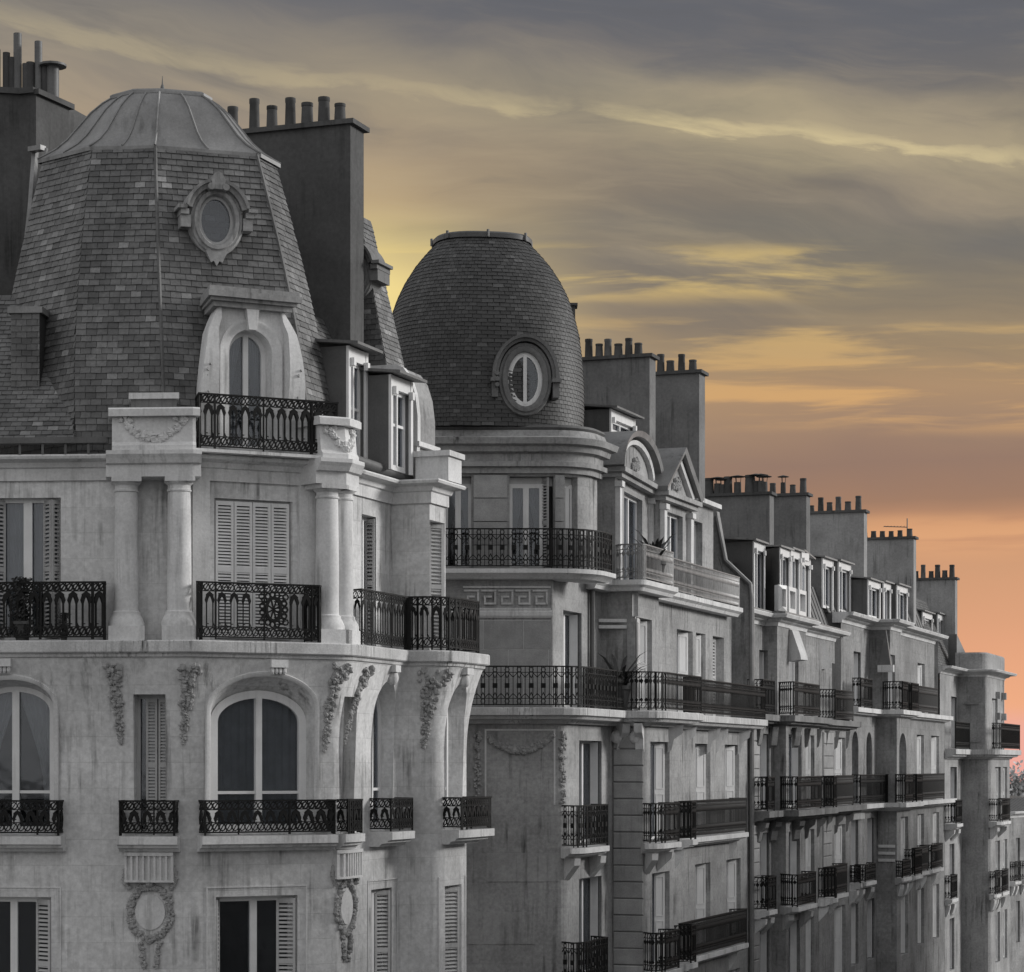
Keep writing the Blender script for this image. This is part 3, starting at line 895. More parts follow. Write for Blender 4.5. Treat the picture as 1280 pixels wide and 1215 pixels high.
# ================================================================== the near corner building with the slate pavilion
def build_near():
    b = thing('corner_apartment_building', 'pale stone corner building with steep slate pavilion roof, zinc cap and paired balcony columns', 'building', (-7, 42, 0))
    P1 = Vector((px2x(240, 40.0), 40.0))
    P0 = P1 - dirv(-4) * 9.0
    P2 = run_to(P1, 26, 422)
    S0 = run_to(P2, 70, 500)
    S1 = S0 + dirv(-20) * .76
    S2 = run_to(S1, 70, 583)
    S3 = S2 + dirv(160) * 5.0
    B0 = P0 + dirv(86) * 9
    sharp = Path([P0, P1, P2, S0, S1, S2, S3])
    low = Path(rounded([P0, P1, P2, S0, S1, S2, S3], {1: .35, 2: .30, 3: .38, 4: .38}, 6))
    up = sharp.offset(-.30)
    uP1, uP2, uS0, uS1, uS2 = (sharp.u[i] for i in range(1, 6))
    # levels
    zL = sharp.z(1045, uP1)          # window ledge (floor) 13.8
    zS = sharp.z(801, uP1)           # balcony slab top
    zSb = zS - .27
    zA = sharp.z(597, uP1)           # underside of the entablature
    zC = sharp.z(566, uP1)           # top of cornice
    zF = zSb - .02
    # ---- lower wall with the flare under the balcony
    def flare(u, z):
        t = max(0.0, (z - (zF - 1.65)) / 1.65)
        return .24 * t ** 2.2
    H = []
    win = []
    U = lambda px, n=0.0: low.at(px, n, 0, low.L)
    def hz(py, px): return low.z(py, U(px))
    # third row
    a0, a1 = U(-36), U(68)
    zt = hz(850, 35)
    left_arch = arch(a0, a1, zL + .02, zt - .42, zt, 18)
    n0_, n1_ = U(168), U(208)
    nar1 = rect(n0_, n1_, zL + .02, hz(868, 190))
    c0, c1 = U(262), U(392)
    zt2 = hz(846, 330)
    mid_arch = arch(c0, c1, zL + .02, zt2 - .55, zt2, 20)
    s0, s1 = U(425), U(441)
    nar2 = rect(s0, s1, zL + .02, hz(868, 190))
    q0, q1 = U(464), U(490)
    zs1 = zt2 + .02
    st1 = arch(q0, q1, zL + .02, zs1 - .62, zs1, 16)
    r0, r1 = U(556), U(577)
    st2 = arch(r0, r1, zL + .02, zs1 - .62, zs1, 16)
    def inner(u0, u1, e, zs, z1, k, dz): return arch(u0 + e, u1 - e, zL + .08, zs - dz * .8, z1 - dz, k)
    la2 = inner(a0, a1, .06, zt - .42, zt, 18, .12)
    ma2 = inner(c0, c1, .10, zt2 - .55, zt2, 20, .26)
    sa2 = inner(q0, q1, .04, zs1 - .62, zs1, 16, .06)
    sb2 = inner(r0, r1, .04, zs1 - .62, zs1, 16, .06)
    for o, o2 in ((left_arch, la2), (mid_arch, ma2), (st1, sa2), (st2, sb2)): H.append((o, -.27, o2))
    for o in (nar1, nar2): H.append((o, -.27))
    # fourth row (plain openings), and the floors below the picture
    zB = hz(1120, 320)
    for fl in range(4):
        zt_ = zB - 3.2 * fl
        zb_ = zt_ - (2.25 if fl < 3 else 1.2)
        if zb_ < .4: zb_ = .4
        for u0_, u1_ in ((U(-36), U(64)), (U(270), U(372)), (q0, q1), (r0, r1)):
            H.append((rect(u0_, u1_, zb_, zt_), -.25))
            win.append((u0_, u1_, zb_, zt_))
    w = MB()
    zr = [zF - 1.65 + .11 * k for k in range(0, 15)]
    w.wall(low, 0, low.L, 0, zF, H, flare, .22, zr)
    part('wall', w, 'limestone', b, 40)
    # hidden back so that light does not leak through
    bk = MB()
    bk.poly([(P0.x, P0.y, 0), (P0.x, P0.y, zC), (B0.x, B0.y, zC), (B0.x, B0.y, 0)])
    part('side_wall', bk, 'render_dark', b)
    # windows of the third row
    window(b, low, la2, -.26, transom=low.z(990, a1), curtain='tied', mw=.12)
    window(b, low, ma2, -.26, transom=low.z(991, c0), curtain='full', mw=.11, fw=.10, fd=.09)
    nw = window(b, low, rect(n0_ + .01, n1_ - .01, zL + .05, hz(868, 190) - .02), -.27, curtain=None, mull=False, frame='paint_grey', fw=.05)
    shutter(nw, low, n0_ + .16, (n0_ + n1_) / 2 + .08, zL + .06, hz(868, 190) - .06, -.20, 'paint_grey')
    shutter(nw, low, (n0_ + n1_) / 2 + .10, n1_ - .01, zL + .06, hz(868, 190) - .06, -.20, 'paint_grey')
    nw = window(b, low, rect(s0 + .01, s1 - .01, zL + .05, hz(868, 190) - .02), -.27, curtain=None, mull=False, frame='paint_grey', fw=.05)
    shutter(nw, low, s0 + .02, (s0 + s1) / 2, zL + .06, hz(868, 190) - .06, -.2, 'paint_grey')
    shutter(nw, low, (s0 + s1) / 2 + .01, s1 - .02, zL + .06, hz(868, 190) - .06, -.2, 'paint_grey')
    for o2 in (sa2, sb2):
        window(b, low, o2, -.26, transom=zL + .75, curtain='full', frame='paint_white', mw=.09)
    for k, (u0_, u1_, zb_, zt_) in enumerate(win):
        ww = window(b, low, rect(u0_ + .02, u1_ - .02, zb_ + .02, zt_ - .02), -.25, curtain=None if k < 4 else None, mw=.12, fw=.07)
        if k < 4:
            leaf_panel(ww, low, u1_ - .30, -.22, u1_ - .02, -.04, zb_ + .05, zt_ - .05)
            leaf_panel(ww, low, u0_ + .02, -.04, u0_ + .12, -.22, zb_ + .05, zt_ - .05)
    # mouldings round the openings
    for (u0_, u1_, zb_, zt_) in win[:4]:
        m = MB()
        e = .16
        path = [(u1_ + e, zb_ - .3), (u1_ + e, zt_ + e), (u0_ - e, zt_ + e), (u0_ - e, zb_ - .3)]
        m.frame(low, path, [(-.012, .0), (-.012, .014), (.012, .014), (.012, 0)])
        part('window_surround', m, 'limestone_trim', b)
    for (e0, e1, zz, zsp) in ((a0, a1, zt, zt - .42), (c0, c1, zt2, zt2 - .55)):
        m = MB()
        o = arch(e0, e1, zL + .3, zsp, zz, 22)[1:]
        rows = []
        for kk, (off, nn) in enumerate(((0, .0), (0, .02), (.03, .035), (.075, .035), (.09, .0))):
            row = []
            for (u, z) in o + [(e0, zL + .3)]:
                cu, cz = (e0 + e1) / 2, zsp
                d = Vector((u - cu, max(0, z - cz)))
                d = d.normalized() if d.length > 1e-6 else Vector((1 if u > cu else -1, 0))
                if z <= cz: d = Vector((1 if u > cu else -1, 0))
                uu, z2 = u + d.x * off, z + d.y * off
                row.append(low.pt(uu, flare(uu, z2) + nn, z2))
            rows.append(row)
        m.loft(rows)
        part('arch_moulding', m, 'limestone_trim', b, 35)
    # keystones under the slab
    for px in (8, 342):
        uc = U(px)
        m = MB()
        zk = zF - .04
        n1 = flare(uc, zk) + .05
        m.box(low, uc - .15, uc + .15, n1 - .30, n1 + .03, zk - .10, zk + .03)
        for k in range(4):
            uu = uc - .105 + .07 * k
            m.blob(low.pt(uu, n1 - .04, zk - .15), (.036, .05, .07), 8, 5, .05)
        m.box(low, uc - .13, uc + .13, n1 - .32, n1 - .07, zk - .23, zk - .08)
        part('keystone_bracket', m, 'limestone_trim', b)
    for px, off in ((478, 0), (566, 0)):
        uc = U(px)
        m = MB()
        zk = zF - .02
        m.box(low, uc - .12, uc + .12, .08, .32, zk - .10, zk + .02)
        m.blob(low.pt(uc, .21, zk - .20), (.10, .10, .14), 9, 6, .05)
        part('keystone_bracket', m, 'limestone_trim', b, 50)
    # ---- hanging carved garlands (tapering drops of leaves)
    rnd = random.Random(3)
    def drop(px0, px1, py0, py1, wtop, name='carved_garland', nn=.02):
        g = MB()
        K = 90
        for k in range(K):
            t = (k + rnd.random()) / K
            px = px0 + (px1 - px0) * t
            u = U(px)
            z = low.z(py0 + (py1 - py0) * t, u)
            wd = wtop * (1 - .80 * t) * (.82 + .18 * math.sin(t * 16))
            g.leafy(low, u + rnd.uniform(-wd, wd), flare(u, z) + nn + rnd.uniform(-.01, .02), z, .030 + .022 * (1 - t), rnd)
        for k in range(3):
            t = (k + .6) / 3.4
            px = px0 + (px1 - px0) * t; u = U(px); z = low.z(py0 + (py1 - py0) * t, u)
            for a in range(6):
                g.leafy(low, u + .06 * math.cos(a), flare(u, z) + .04, z + .06 * math.sin(a), .036, rnd)
        part(name, g, 'carving', b)
    drop(144, 152, 832, 930, .155)
    drop(238, 229, 832, 930, .155)
    drop(417, 405, 830, 940, .16)
    drop(446, 428, 835, 930, .15)
    drop(541, 529, 838, 935, .24)
    # ---- ledges with small iron guards on the third row
    def guard(pxa, pxb, u0=None, u1=None, nn=.34, rh=.58, returns=True):
        u0 = U(pxa) if u0 is None else u0
        u1 = U(pxb) if u1 is None else u1
        return balcony(b, low, u0, u1, -.05, nn, zL, .26, rh, 'ornate', .05, returns, name='window_ledge')
    guard(-60, 82)
    guard(151, 226)
    guard(246, 413)
    guard(419, 437, nn=.30)
    guard(None, None, q0 - .10, q1 + .15, .46)
    guard(None, None, r0 - .10, r1 + .12, .46)
    # fluted brackets with wreaths below the narrow windows
    def bracket(uc, hw):
        m = MB()
        z1 = zL - .27
        z0 = z1 - .50
        m.box(low, uc - hw, uc + hw, -.02, .16, z1 - .06, z1)
        m.box(low, uc - hw, uc + hw, -.02, .15, z0, z0 + .04)
        m.box(low, uc - hw, uc + hw, -.02, .10, z0 + .03, z1 - .05)
        kk = 8
        for k in range(kk + 1):
            u = uc - hw + .02 + (2 * hw - .04) * k / kk
            m.box(low, u - .018, u + .018, .09, .145, z0 + .03, z1 - .05)
        part('fluted_bracket', m, 'limestone_trim', b)
        g = MB()
        zc = z0 - .50
        for k in range(70):
            a = 2 * math.pi * k / 70
            ru, rz = hw * .82, .44
            for q in range(2):
                u = uc + (ru + rnd.uniform(-.05, .06)) * math.cos(a)
                z = zc + (rz + rnd.uniform(-.05, .05)) * math.sin(a)
                g.leafy(low, u, .03, z, .045, rnd)
        for k in range(46):
            t = rnd.random()
            sd_ = rnd.choice((-1, 1))
            g.leafy(low, uc + sd_ * (.16 - .06 * t + rnd.uniform(-.03, .03)), .03, zc - .50 - .42 * t, .04, rnd)
        for sd_ in (-1, 1):
            for k in range(14):
                t = k / 13
                g.leafy(low, uc + sd_ * (hw * .85 + .08 * math.sin(t * 3)), .04, z0 + .30 - .4 * t, .045, rnd)
        g.blob(low.pt(uc, .05, z0 - .03), (.08, .08, .07), 8, 5, .1)
        part('carved_wreath', g, 'carving', b)
        m = MB()
        m.prism(low, oval(uc, zc, hw * .62, .30, 20), -.02, .03)
        part('cartouche', m, 'limestone_trim', b)
    bracket(U(188), .41)
    bracket(U(432), .41)
    # ---- the long balcony slab and its iron railings
    s = MB()
    s.sweep(low, 0, low.L - 4.2, [(-.5, zS), (.32, zS), (.34, zS - .02), (.34, zS - .19), (.32, zS - .21), (.28, zS - .22), (.27, zSb), (.22, zSb - .03), (.21, zSb - .10), (-.5, zSb - .10)])
    slab = part('balcony_slab', s, 'limestone_stained', b, 30)
    cl0, cl1 = .0, .0
    # column pairs: plinths, columns
    def upx(px, n=0.0): return up.at(px, n, 0, up.L)
    # column axis sits .28 in front of the upper wall
    nA = .26
    Lc = [upx(158, nA), upx(224, nA)]
    d1 = up.u[1] - Lc[1]
    Rc = [up.at(409, nA, up.u[2] - .5, up.L), up.at(427, nA, up.u[2] - .4, up.L)]
    for u in Lc + Rc:
        q = up.pt(u, nA, 0)
        m = MB()
        dd = up.xy(u + .01, 0) - up.xy(u - .01, 0)
        zp = zS + .30
        m.box(up, u - .30, u + .30, nA - .30, nA + .30, zS, zS + .24)
        m.lathe((q.x, q.y), [(.30, zS + .23), (.30, zS + .30), (.27, zS + .38), (.235, zS + .44), (.235, zS + .48), (.205, zS + .50), (.20, zS + .55),
                             (.203, zS + 1.2), (.19, zA - .30), (.185, zA - .24), (.205, zA - .23), (.205, zA - .20), (.19, zA - .19), (.19, zA - .13), (.235, zA - .09), (.235, zA - .07)], 28)
        m.box(up, u - .25, u + .25, nA - .25, nA + .25, zA - .075, zA)
        part('column', m, 'limestone_trim', b, 40)
    # ---- upper wall
    H = []
    wl0, wl1 = upx(-8), upx(76)
    zt = up.z(622, wl1)
    H.append((rect(wl0, wl1, zS + .05, zt), -.22))
    wm0, wm1 = upx(268), upx(366)
    H.append((rect(wm0, wm1, zS + .05, zt), -.16))
    ws0, ws1 = upx(452, 0), upx(470, 0)
    H.append((rect(ws0, ws1, zS + .05, zt - .02), -.24))
    wb0, wb1 = upx(537, 0), upx(556, 0)
    H.append((rect(wb0, wb1, zS + .05, zt - .02), -.24))
    w = MB()
    w.wall(up, 0, up.L, zS - .1, zA + .02, H, None, None, None, .37)
    part('upper_wall', w, 'limestone', b)
    W_ = window(b, up, rect(wl0 + .01, wl1 - .01, zS + .06, zt - .01), -.22, curtain='full', mw=.15, fw=.06)
    leaf_panel(W_, up, wl1 - .30, -.20, wl1 - .16, -.03, zS + .08, zt - .03, 'paint_grey')
    leaf_panel(W_, up, wl1 - .15, -.03, wl1 - .02, -.18, zS + .08, zt - .03, 'paint_grey')
    leaf_panel(W_, up, wl0 + .02, -.03, wl0 + .18, -.18, zS + .08, zt - .03, 'paint_grey')
    W_ = window(b, up, rect(wm0 + .01, wm1 - .01, zS + .06, zt - .01), -.16, curtain=None, fw=.06, frame='shutter_paint', label='window behind closed white louvred folding shutters')
    k = 4
    for i in range(k):
        e0 = wm0 + .03 + (wm1 - wm0 - .06) * i / k
        e1 = wm0 + .03 + (wm1 - wm0 - .06) * (i + 1) / k - .012
        shutter(W_, up, e0, e1, zS + .08, zt - .04, -.06, 'paint_white')
    for e0, e1 in ((ws0, ws1), (wb0, wb1)):
        W_ = window(b, up, rect(e0 + .01, e1 - .01, zS + .06, zt - .03), -.24, curtain='full', fw=.06)
        leaf_panel(W_, up, e1 - .16, -.22, e1 - .02, -.02, zS + .08, zt - .05, 'paint_grey')
    # thin pilaster strip beside the shuttered window
    for e0, e1, pr in ((upx(372), up.u[2] - .04, .07), (up.u[1] + .03, upx(262), .05)):
        m = MB(); m.box(up, e0, e1, 0, pr, zS, zA)
        part('pilaster_strip', m, 'limestone_trim', b)
    # railings between the columns
    rl = slab
    uL = Lc[0] - .36
    rp = Path([up.xy(0.3, .57), up.xy(uL, .57), up.xy(uL, .12)])
    railing(rl, rp, zS + .02, .96, 'ornate')
    uA, uB = Lc[1] + .34, Rc[0] - .30
    pts = [up.xy(uA, .16), up.xy(uA, .57), up.xy(up.u[1] + .05, .58), up.xy(uB - .05, .60), up.xy(uB, .55), up.xy(uB, .12)]
    rp = Path(pts)
    med = rp.at(342, 0, 0.7, rp.L - .7)
    railing(rl, rp, zS + .02, .96, 'ornate', med)
    uC = Rc[1] + .34
    pts = [up.xy(uC, .16)] + [low.xy(u, .26) for u in low.breaks(low.at(up.px(uC, .56), .26, 0, low.L), low.at(598, .26, low.u[-2] - 1.5, low.L))]
    pts.append(pts[-1] + dirv(160) * .8)
    railing(rl, Path(pts), zS + .02, .96, 'ornate')
    # ---- entablature and cornice
    e = MB()
    e.sweep(up, 0, up.L - 4, [(-.35, zA), (.05, zA), (.05, zA + .20), (.09, zA + .22), (.12, zA + .30), (.28, zA + .34), (.30, zC - .03), (.28, zC), (-.35, zC)])
    for u0_, u1_ in ((Lc[0] - .34, Lc[1] + .34), (Rc[0] - .34, Rc[1] + .34)):
        e.sweep(up, u0_, u1_, [(0, zA + .002), (.50, zA + .002), (.50, zA + .20), (.56, zA + .22), (.60, zA + .30), (.64, zA + .36), (.64, zC + .012), (0, zC + .012)])
    part('cornice', e, 'limestone_trim', b)
    # pedestals carrying carved festoons
    for idx, (u0_, u1_) in enumerate(((Lc[0] - .24, Lc[1] + .26), (Rc[0] - .26, Rc[1] + .24))):
        e = MB()
        e.sweep(up, u0_, u1_, [(-.25, zC + .01), (.55, zC + .01), (.55, zC + .10), (.50, zC + .16), (.46, zC + .58), (-.25, zC + .58)])
        e.sweep(up, u0_ - .06, u1_ + .06, [(-.26, zC + .585), (.58, zC + .585), (.58, zC + .70), (.54, zC + .73), (-.26, zC + .73)])
        pd = part('pedestal', e, 'limestone_trim', b)
        g = MB()
        cu, hw = (u0_ + u1_) / 2, (u1_ - u0_) / 2 * .68
        for k in range(60):
            t = rnd.uniform(-1, 1)
            g.leafy(up, cu + hw * t, .50, zC + .22 + .27 * t * t + rnd.uniform(-.05, .05), .045 + .02 * (1 - abs(t)), rnd)
        for sd_ in (-1, 1):
            for k in range(10):
                g.leafy(up, cu + sd_ * (hw + rnd.uniform(-.12, .08)), .49, zC + .50 + rnd.uniform(-.04, .06), .04, rnd)
        part('carved_festoon', g, 'limestone_trim', pd)
        if idx == 0:
            e = MB(); e.box(up, u0_ + .32, u1_ - .3, -.25, .2, zC + .74, zC + .92)
            part('coping_block', e, 'render_mid', pd)
            e = MB(); e.box(up, u0_ + .28, u1_ - .26, -.28, .24, zC + .92, zC + 1.02)
            part('coping_block', e, 'limestone_trim', pd)
    # ---- gutters: open iron trough on the front, lead roll on the street side
    g = MB()
    ug = Lc[0] - .34
    g.box(up, 0, ug, .16, .34, zC + .18, zC + .215)
    g.box(up, 0, ug, .30, .335, zC + .21, zC + .28)
    g.box(up, 0, ug, -.1, .10, zC + .22, zC + .30)
    for k in range(9):
        u = ug - .30 - .385 * k
        g.box(up, u - .02, u + .02, .26, .30, zC, zC + .18)
    part('gutter', g, 'lead', b)
    # ---- slate pavilion over the chamfer
    inb, int_ = -.15, -1.62
    zb, ztp = zC + .02, py2z(170, 41.3)
    def L3(q, z): return Vector((q.x, q.y, z))
    P1b, P2b = up.xy(up.u[1], inb), up.xy(up.u[2], inb)
    P1t, P2t = up.xy(up.u[1], int_), up.xy(up.u[2], int_)
    P1b = run_to(P1b, -4, 207); P1t = run_to(P1t, -4, 194)
    P0b = run_to(P1b, -4, 88); P0t = run_to(P1t, -4, 116)
    Pm_b = P0b + dirv(180 - 42) * 2.4; Pm_t = P0t + dirv(180 - 40) * 1.35
    P3b = run_to(P2b, 70, 428); P3t = run_to(P2t, 70, 344)
    P4b = P3b + dirv(150) * 3.2; P4t = P3t + dirv(140) * 1.6
    P5b = Pm_b + dirv(60) * 2; P5t = Pm_t + dirv(60) * 1.2
    base = [Pm_b, P0b, P1b, P2b, P3b, P4b, P5b]
    top = [Pm_t, P0t, P1t, P2t, P3t, P4t, P5t]
    r = MB()
    rows = []
    K = 10
    for k in range(K + 1):
        t = k / K
        bow = .10 * math.sin(math.pi * t) - .18 * (1 - t) ** 6         # slight belly, sprocketed foot
        row = []
        for a, c in zip(base, top):
            q = a + (c - a) * t
            cen = Vector((-6.2, 43.0))
            q = q + (q - cen).normalized() * bow
            row.append(L3(q, zb + (ztp - zb) * t))
        rows.append(row)
    r.loft(rows, True, False)
    r.poly([L3(q, ztp) for q in top])
    roof = part('pavilion_roof', r, 'slate_bed', b)
    stuff = MB()
    nf = len(base)
    for fi, single in ((0, 0), (1, 0), (2, 1), (3, 0)):
        j = (fi + 1) % nf
        if single:
            # keep 300 slates of the wide middle face as pieces
            budget = 300
            for k in range(K - 1, -1, -1):
                quad = (rows[k][fi], rows[k][j], rows[k + 1][j], rows[k + 1][fi])
                n_ = min(budget, 400)
                before = len(COL.objects)
                slate_face(roof, quad, .10, .185, 'slate', n_, stuff)
                budget -= len(COL.objects) - before
        else:
            for k in range(K):
                quad = (rows[k][fi], rows[k][j], rows[k + 1][j], rows[k + 1][fi])
                slate_face(roof, quad, .10, .185, 'slate', 0, stuff)
    part('slates', stuff, 'slate', roof, kind='stuff')
    # lead hips
    h = MB()
    for fi in (2, 3):
        h.tube([rows[k][fi] + Vector((0, 0, .01)) for k in range(K + 1)], .035, 6)
    part('hip_flashing', h, 'slate', roof)
    # zinc cap: ogee up to a small flat lantern base
    z1 = py2z(112, 42.6)
    cen = sum((L3(q, 0) for q in top), Vector()) / len(top)
    cen = Vector((px2x(203, 42.6), 42.6, 0))
    capm = MB()
    prof = [(1.05, -.05), (1.05, .01), (1.0, .05), (.90, .14), (.80, .28), (.70, .48), (.60, .68), (.50, .82), (.42, .90)]
    rows2 = []
    dense = []
    for i, q in enumerate(top):
        nx = top[(i + 1) % nf]
        for s_ in range(4): dense.append(L3(q + (nx - q) * s_ / 4, 0))
    for f_, h_ in prof:
        rows2.append([cen + (p - cen) * f_ + Vector((0, 0, ztp + (z1 - ztp) * h_)) for p in dense])
    capm.loft(rows2, True, False)
    rim = [cen + (p - cen) * .44 for p in dense]
    capm.loft([[p + Vector((0, 0, ztp + (z1 - ztp) * .89)) for p in rim], [p + Vector((0, 0, ztp + (z1 - ztp) * .94)) for p in rim], [cen + (p - cen) * .95 + Vector((0, 0, ztp + (z1 - ztp) * .96)) for p in rim]], True, False)
    capm.loft([[cen + (p - cen) * .42 + Vector((0, 0, ztp + (z1 - ztp) * .93)) for p in dense], [cen + (p - cen) * .20 + Vector((0, 0, ztp + (z1 - ztp) * .99)) for p in dense], [cen + (p - cen) * .01 + Vector((0, 0, z1 + .01)) for p in dense]], True, False)
    cp = part('zinc_cap', capm, 'zinc', b, 30)
    sm = MB()
    for i in range(0, len(dense), 2):
        sm.tube([r_[i] + Vector((0, 0, .008)) for r_ in rows2[1:]], .022, 5)
    part('standing_seam', sm, 'zinc', cp)
    fm = MB()
    fm.lathe((cen.x, cen.y), [(.05, z1 - .04), (.03, z1 + .06), (.012, z1 + .10), (.004, z1 + .24)], 8)
    part('finial', fm, 'lead', cp)
    # ---- round window on the pavilion
    zc_ = py2z(268, 41.2)
    t_ = (zc_ - zb) / (ztp - zb)
    rc = Path([P1b + (P1t - P1b) * t_, P2b + (P2t - P2b) * t_])
    oeil(b, rc, rc.at(271, .34), zc_, .30, .42, .34, .60, 'limestone_dim')
    # ---- stone lucarne with arched window
    u_l = up.at(312, -.15, up.u[1] - 1, up.u[2] + 1)
    lucarne(b, up, u_l, zC + .05, py2z(385, 41.0), 2.2, -.12, 1.5, .40, up.z(412, u_l, -.1))
    bb0, bb1 = up.u[1] + .05, up.u[2] - .03
    balcony(b, up, bb0, bb1, -.2, .46, zC + .06, .10, .92, 'ornate', .06, True, prof=[(-.2, zC + .06), (.5, zC + .06), (.5, zC + .008), (-.2, zC + .008)], name='lucarne_balcony')
    # ---- street-side attic: lower mansard, two tall wooden dormers, second pavilion over the bay
    st = Path([up.xy(up.u[2], 0), up.xy(up.u[3], 0)])
    r = MB()
    mq = [st.pt(.3, -.10, zC + .05), st.pt(st.L + 2.6, -.10, zC + .05), st.pt(st.L + 2.6, -1.5, zC + 3.1), st.pt(.3, -1.5, zC + 3.1)]
    r.poly(mq); r.poly([mq[3], mq[2], st.pt(st.L + 2.6, -5, zC + 3.3), st.pt(.3, -5, zC + 3.3)])
    r2 = part('street_mansard', r, 'slate_bed', b)
    stuff = MB()
    slate_face(r2, mq, .10, .185, 'slate', 0, stuff)
    part('slates', stuff, 'slate', r2, kind='stuff')
    g = MB()
    g.tube([st.pt(.9, .16, zC + .16), st.pt(st.L + 1.3, .16, zC + .10)], .10, 8)
    part('gutter', g, 'lead', b, 50)
    for pxa, pxb, pyt in ((433, 457, 432), (486, 513, 468)):
        nfz = -.12 if pxa < 450 else .34
        d0, d1 = st.at(pxa, nfz), st.at(pxb, nfz)
        dormer(b, st, d0, d1, zC + .12, st.z(pyt, d0, nfz), nfz, 1.6, roof='lead', over=.28)
    # second pavilion
    by = Path([up.xy(up.u[3], 0), up.xy(up.u[4], 0), up.xy(up.u[5], 0), up.xy(up.u[5] + 3, 0)])
    cK = [by.xy(0, -.15) + dirv(160) * 1.4 + dirv(70) * .75, by.xy(by.u[1], -.15) + dirv(70) * .75, by.xy(by.u[1], -.15) + dirv(70) * 2.0, by.xy(by.u[1], -.15) + dirv(70) * 2.0 + dirv(160) * 2.4]
    cK = [q_ + dirv(160) * .66 for q_ in cK]
    zt2_ = py2z(276, 46.2)
    cT = [cK[0] + dirv(70) * .5 + dirv(160) * .1, cK[1] + dirv(70) * .5 + dirv(160) * 1.20, cK[2] - dirv(70) * .2 + dirv(160) * 1.20, cK[3] - dirv(70) * .2]
    r = MB()
    r.loft([[L3(q, zC + .05) for q in cK], [L3(q, zt2_) for q in cT]], True)
    r.poly([L3(q, zt2_) for q in cT])
    r3 = part('pavilion_roof', r, 'slate_bed', b)
    stuff = MB()
    for i in (0, 1):
        slate_face(r3, (L3(cK[i], zC + .05), L3(cK[i + 1], zC + .05), L3(cT[i + 1], zt2_), L3(cT[i], zt2_)), .10, .185, 'slate', 0, stuff)
    part('slates', stuff, 'slate', r3, kind='stuff')
    m = MB()
    m.loft([[L3(cen2, zt2_ + .0) for cen2 in cT], [L3(q + (sum(cT, Vector((0, 0))) / 4 - q) * .5, zt2_ + .22) for q in cT]], True)
    part('zinc_cap', m, 'zinc', b)
    bayf = Path([up.xy(up.u[4], 0), up.xy(up.u[5], 0)])
    ue = bayf.L * .62
    cp = Path([bayf.xy(ue, -1.50), bayf.xy(ue, .1)])
    za_, zt_ = zC + .05, py2z(462, 45.2)
    hh_ = zt_ - za_
    prof_ = [(.0, za_), (1.12, za_), (1.06, za_ + hh_ * .08), (1.00, za_ + hh_ * .16), (1.03, za_ + hh_ * .36), (1.03, za_ + hh_ * .56), (.98, za_ + hh_ * .74), (.88, za_ + hh_ * .88), (.74, za_ + hh_ * .97), (.60, zt_), (.0, zt_)]
    m = MB(); m.prism(cp, prof_, -.95, 0)
    sl_ = part('stone_lucarne', m, 'limestone_dim', b)
    m = MB(); m.prism(cp, [(u_ + .05 * (u_ > .5), z_) for u_, z_ in prof_], -.10, .04)
    part('scroll_console', m, 'limestone_trim', sl_)
    m = MB(); m.box(cp, .35, 1.12, -1.0, .06, za_ + hh_ * .30, za_ + hh_ * .34); part('string_moulding', m, 'limestone_trim', sl_)
    zo = py2z(345, 45.8)
    t_ = (zo - zC - .05) / (zt2_ - zC - .05)
    cK2 = Path([cK[0] + (cT[0] - cK[0]) * t_, cK[1] + (cT[1] - cK[1]) * t_])
    oeil(b, cK2, cK2.at(436, .20), zo, .28, .38, .20, .55, 'render_mid')
    m = MB()
    m.box(bayf, bayf.L - .62, bayf.L + .05, -.35, .30, zC + .01, zC + .46)
    m.box(bayf, bayf.L - .68, bayf.L + .10, -.38, .35, zC + .46, zC + .56)
    part('pedestal', m, 'limestone_trim', b)
    # ---- the main front mansard to the left, lower than the pavilion
    fr = Path([up.xy(0, 0), up.xy(up.u[1], 0)])
    uE = fr.at(92, -.15)
    mq = [fr.pt(-1, -.15, zC + .30), fr.pt(uE, -.15, zC + .30), fr.pt(uE - .7, -2.0, zC + 3.1), fr.pt(-1, -2.0, zC + 3.1)]
    r = MB(); r.poly(mq); r.poly([mq[3], mq[2], fr.pt(uE, -6, zC + 3.3), fr.pt(-1, -6, zC + 3.3)])
    r4 = part('front_mansard', r, 'slate_bed', b)
    stuff = MB(); slate_face(r4, mq, .10, .185, 'slate', 0, stuff)
    part('slates', stuff, 'slate', r4, kind='stuff')
    # slated cheek of a dormer standing in it
    q0_, q1_ = fr.at(14, -.8), fr.at(50, -.8)
    m = MB(); m.box(fr, q0_, q1_, -2.2, -.80, zC + 1.2, fr.z(392, q0_, -.8))
    ck = part('slated_upstand', m, 'slate_bed', b)
    stuff = MB()
    slate_face(ck, (fr.pt(q0_, -.79, zC + 1.2), fr.pt(q1_, -.79, zC + 1.2), fr.pt(q1_, -.79, fr.z(392, q0_, -.8)), fr.pt(q0_, -.79, fr.z(392, q0_, -.8))), .10, .185, 'slate', 0, stuff)
    part('slates', stuff, 'slate', ck, kind='stuff')
    m = MB(); m.box(fr, q0_ - .05, q1_ + .05, -2.3, -.74, fr.z(392, q0_, -.8), fr.z(384, q0_, -.8))
    part('coping_block', m, 'zinc', ck)
    # ---- chimneys
    tops = {275: 137, 291: 134, 318: 124, 340: 133, 363: 123, 384: 129, 405: 122, 425: 130}
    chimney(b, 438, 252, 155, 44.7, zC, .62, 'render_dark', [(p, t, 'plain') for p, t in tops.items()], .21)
    # left stack: two blocks of different depth with assorted flues
    Yl = 45.2
    zt_ = py2z(118, Yl)
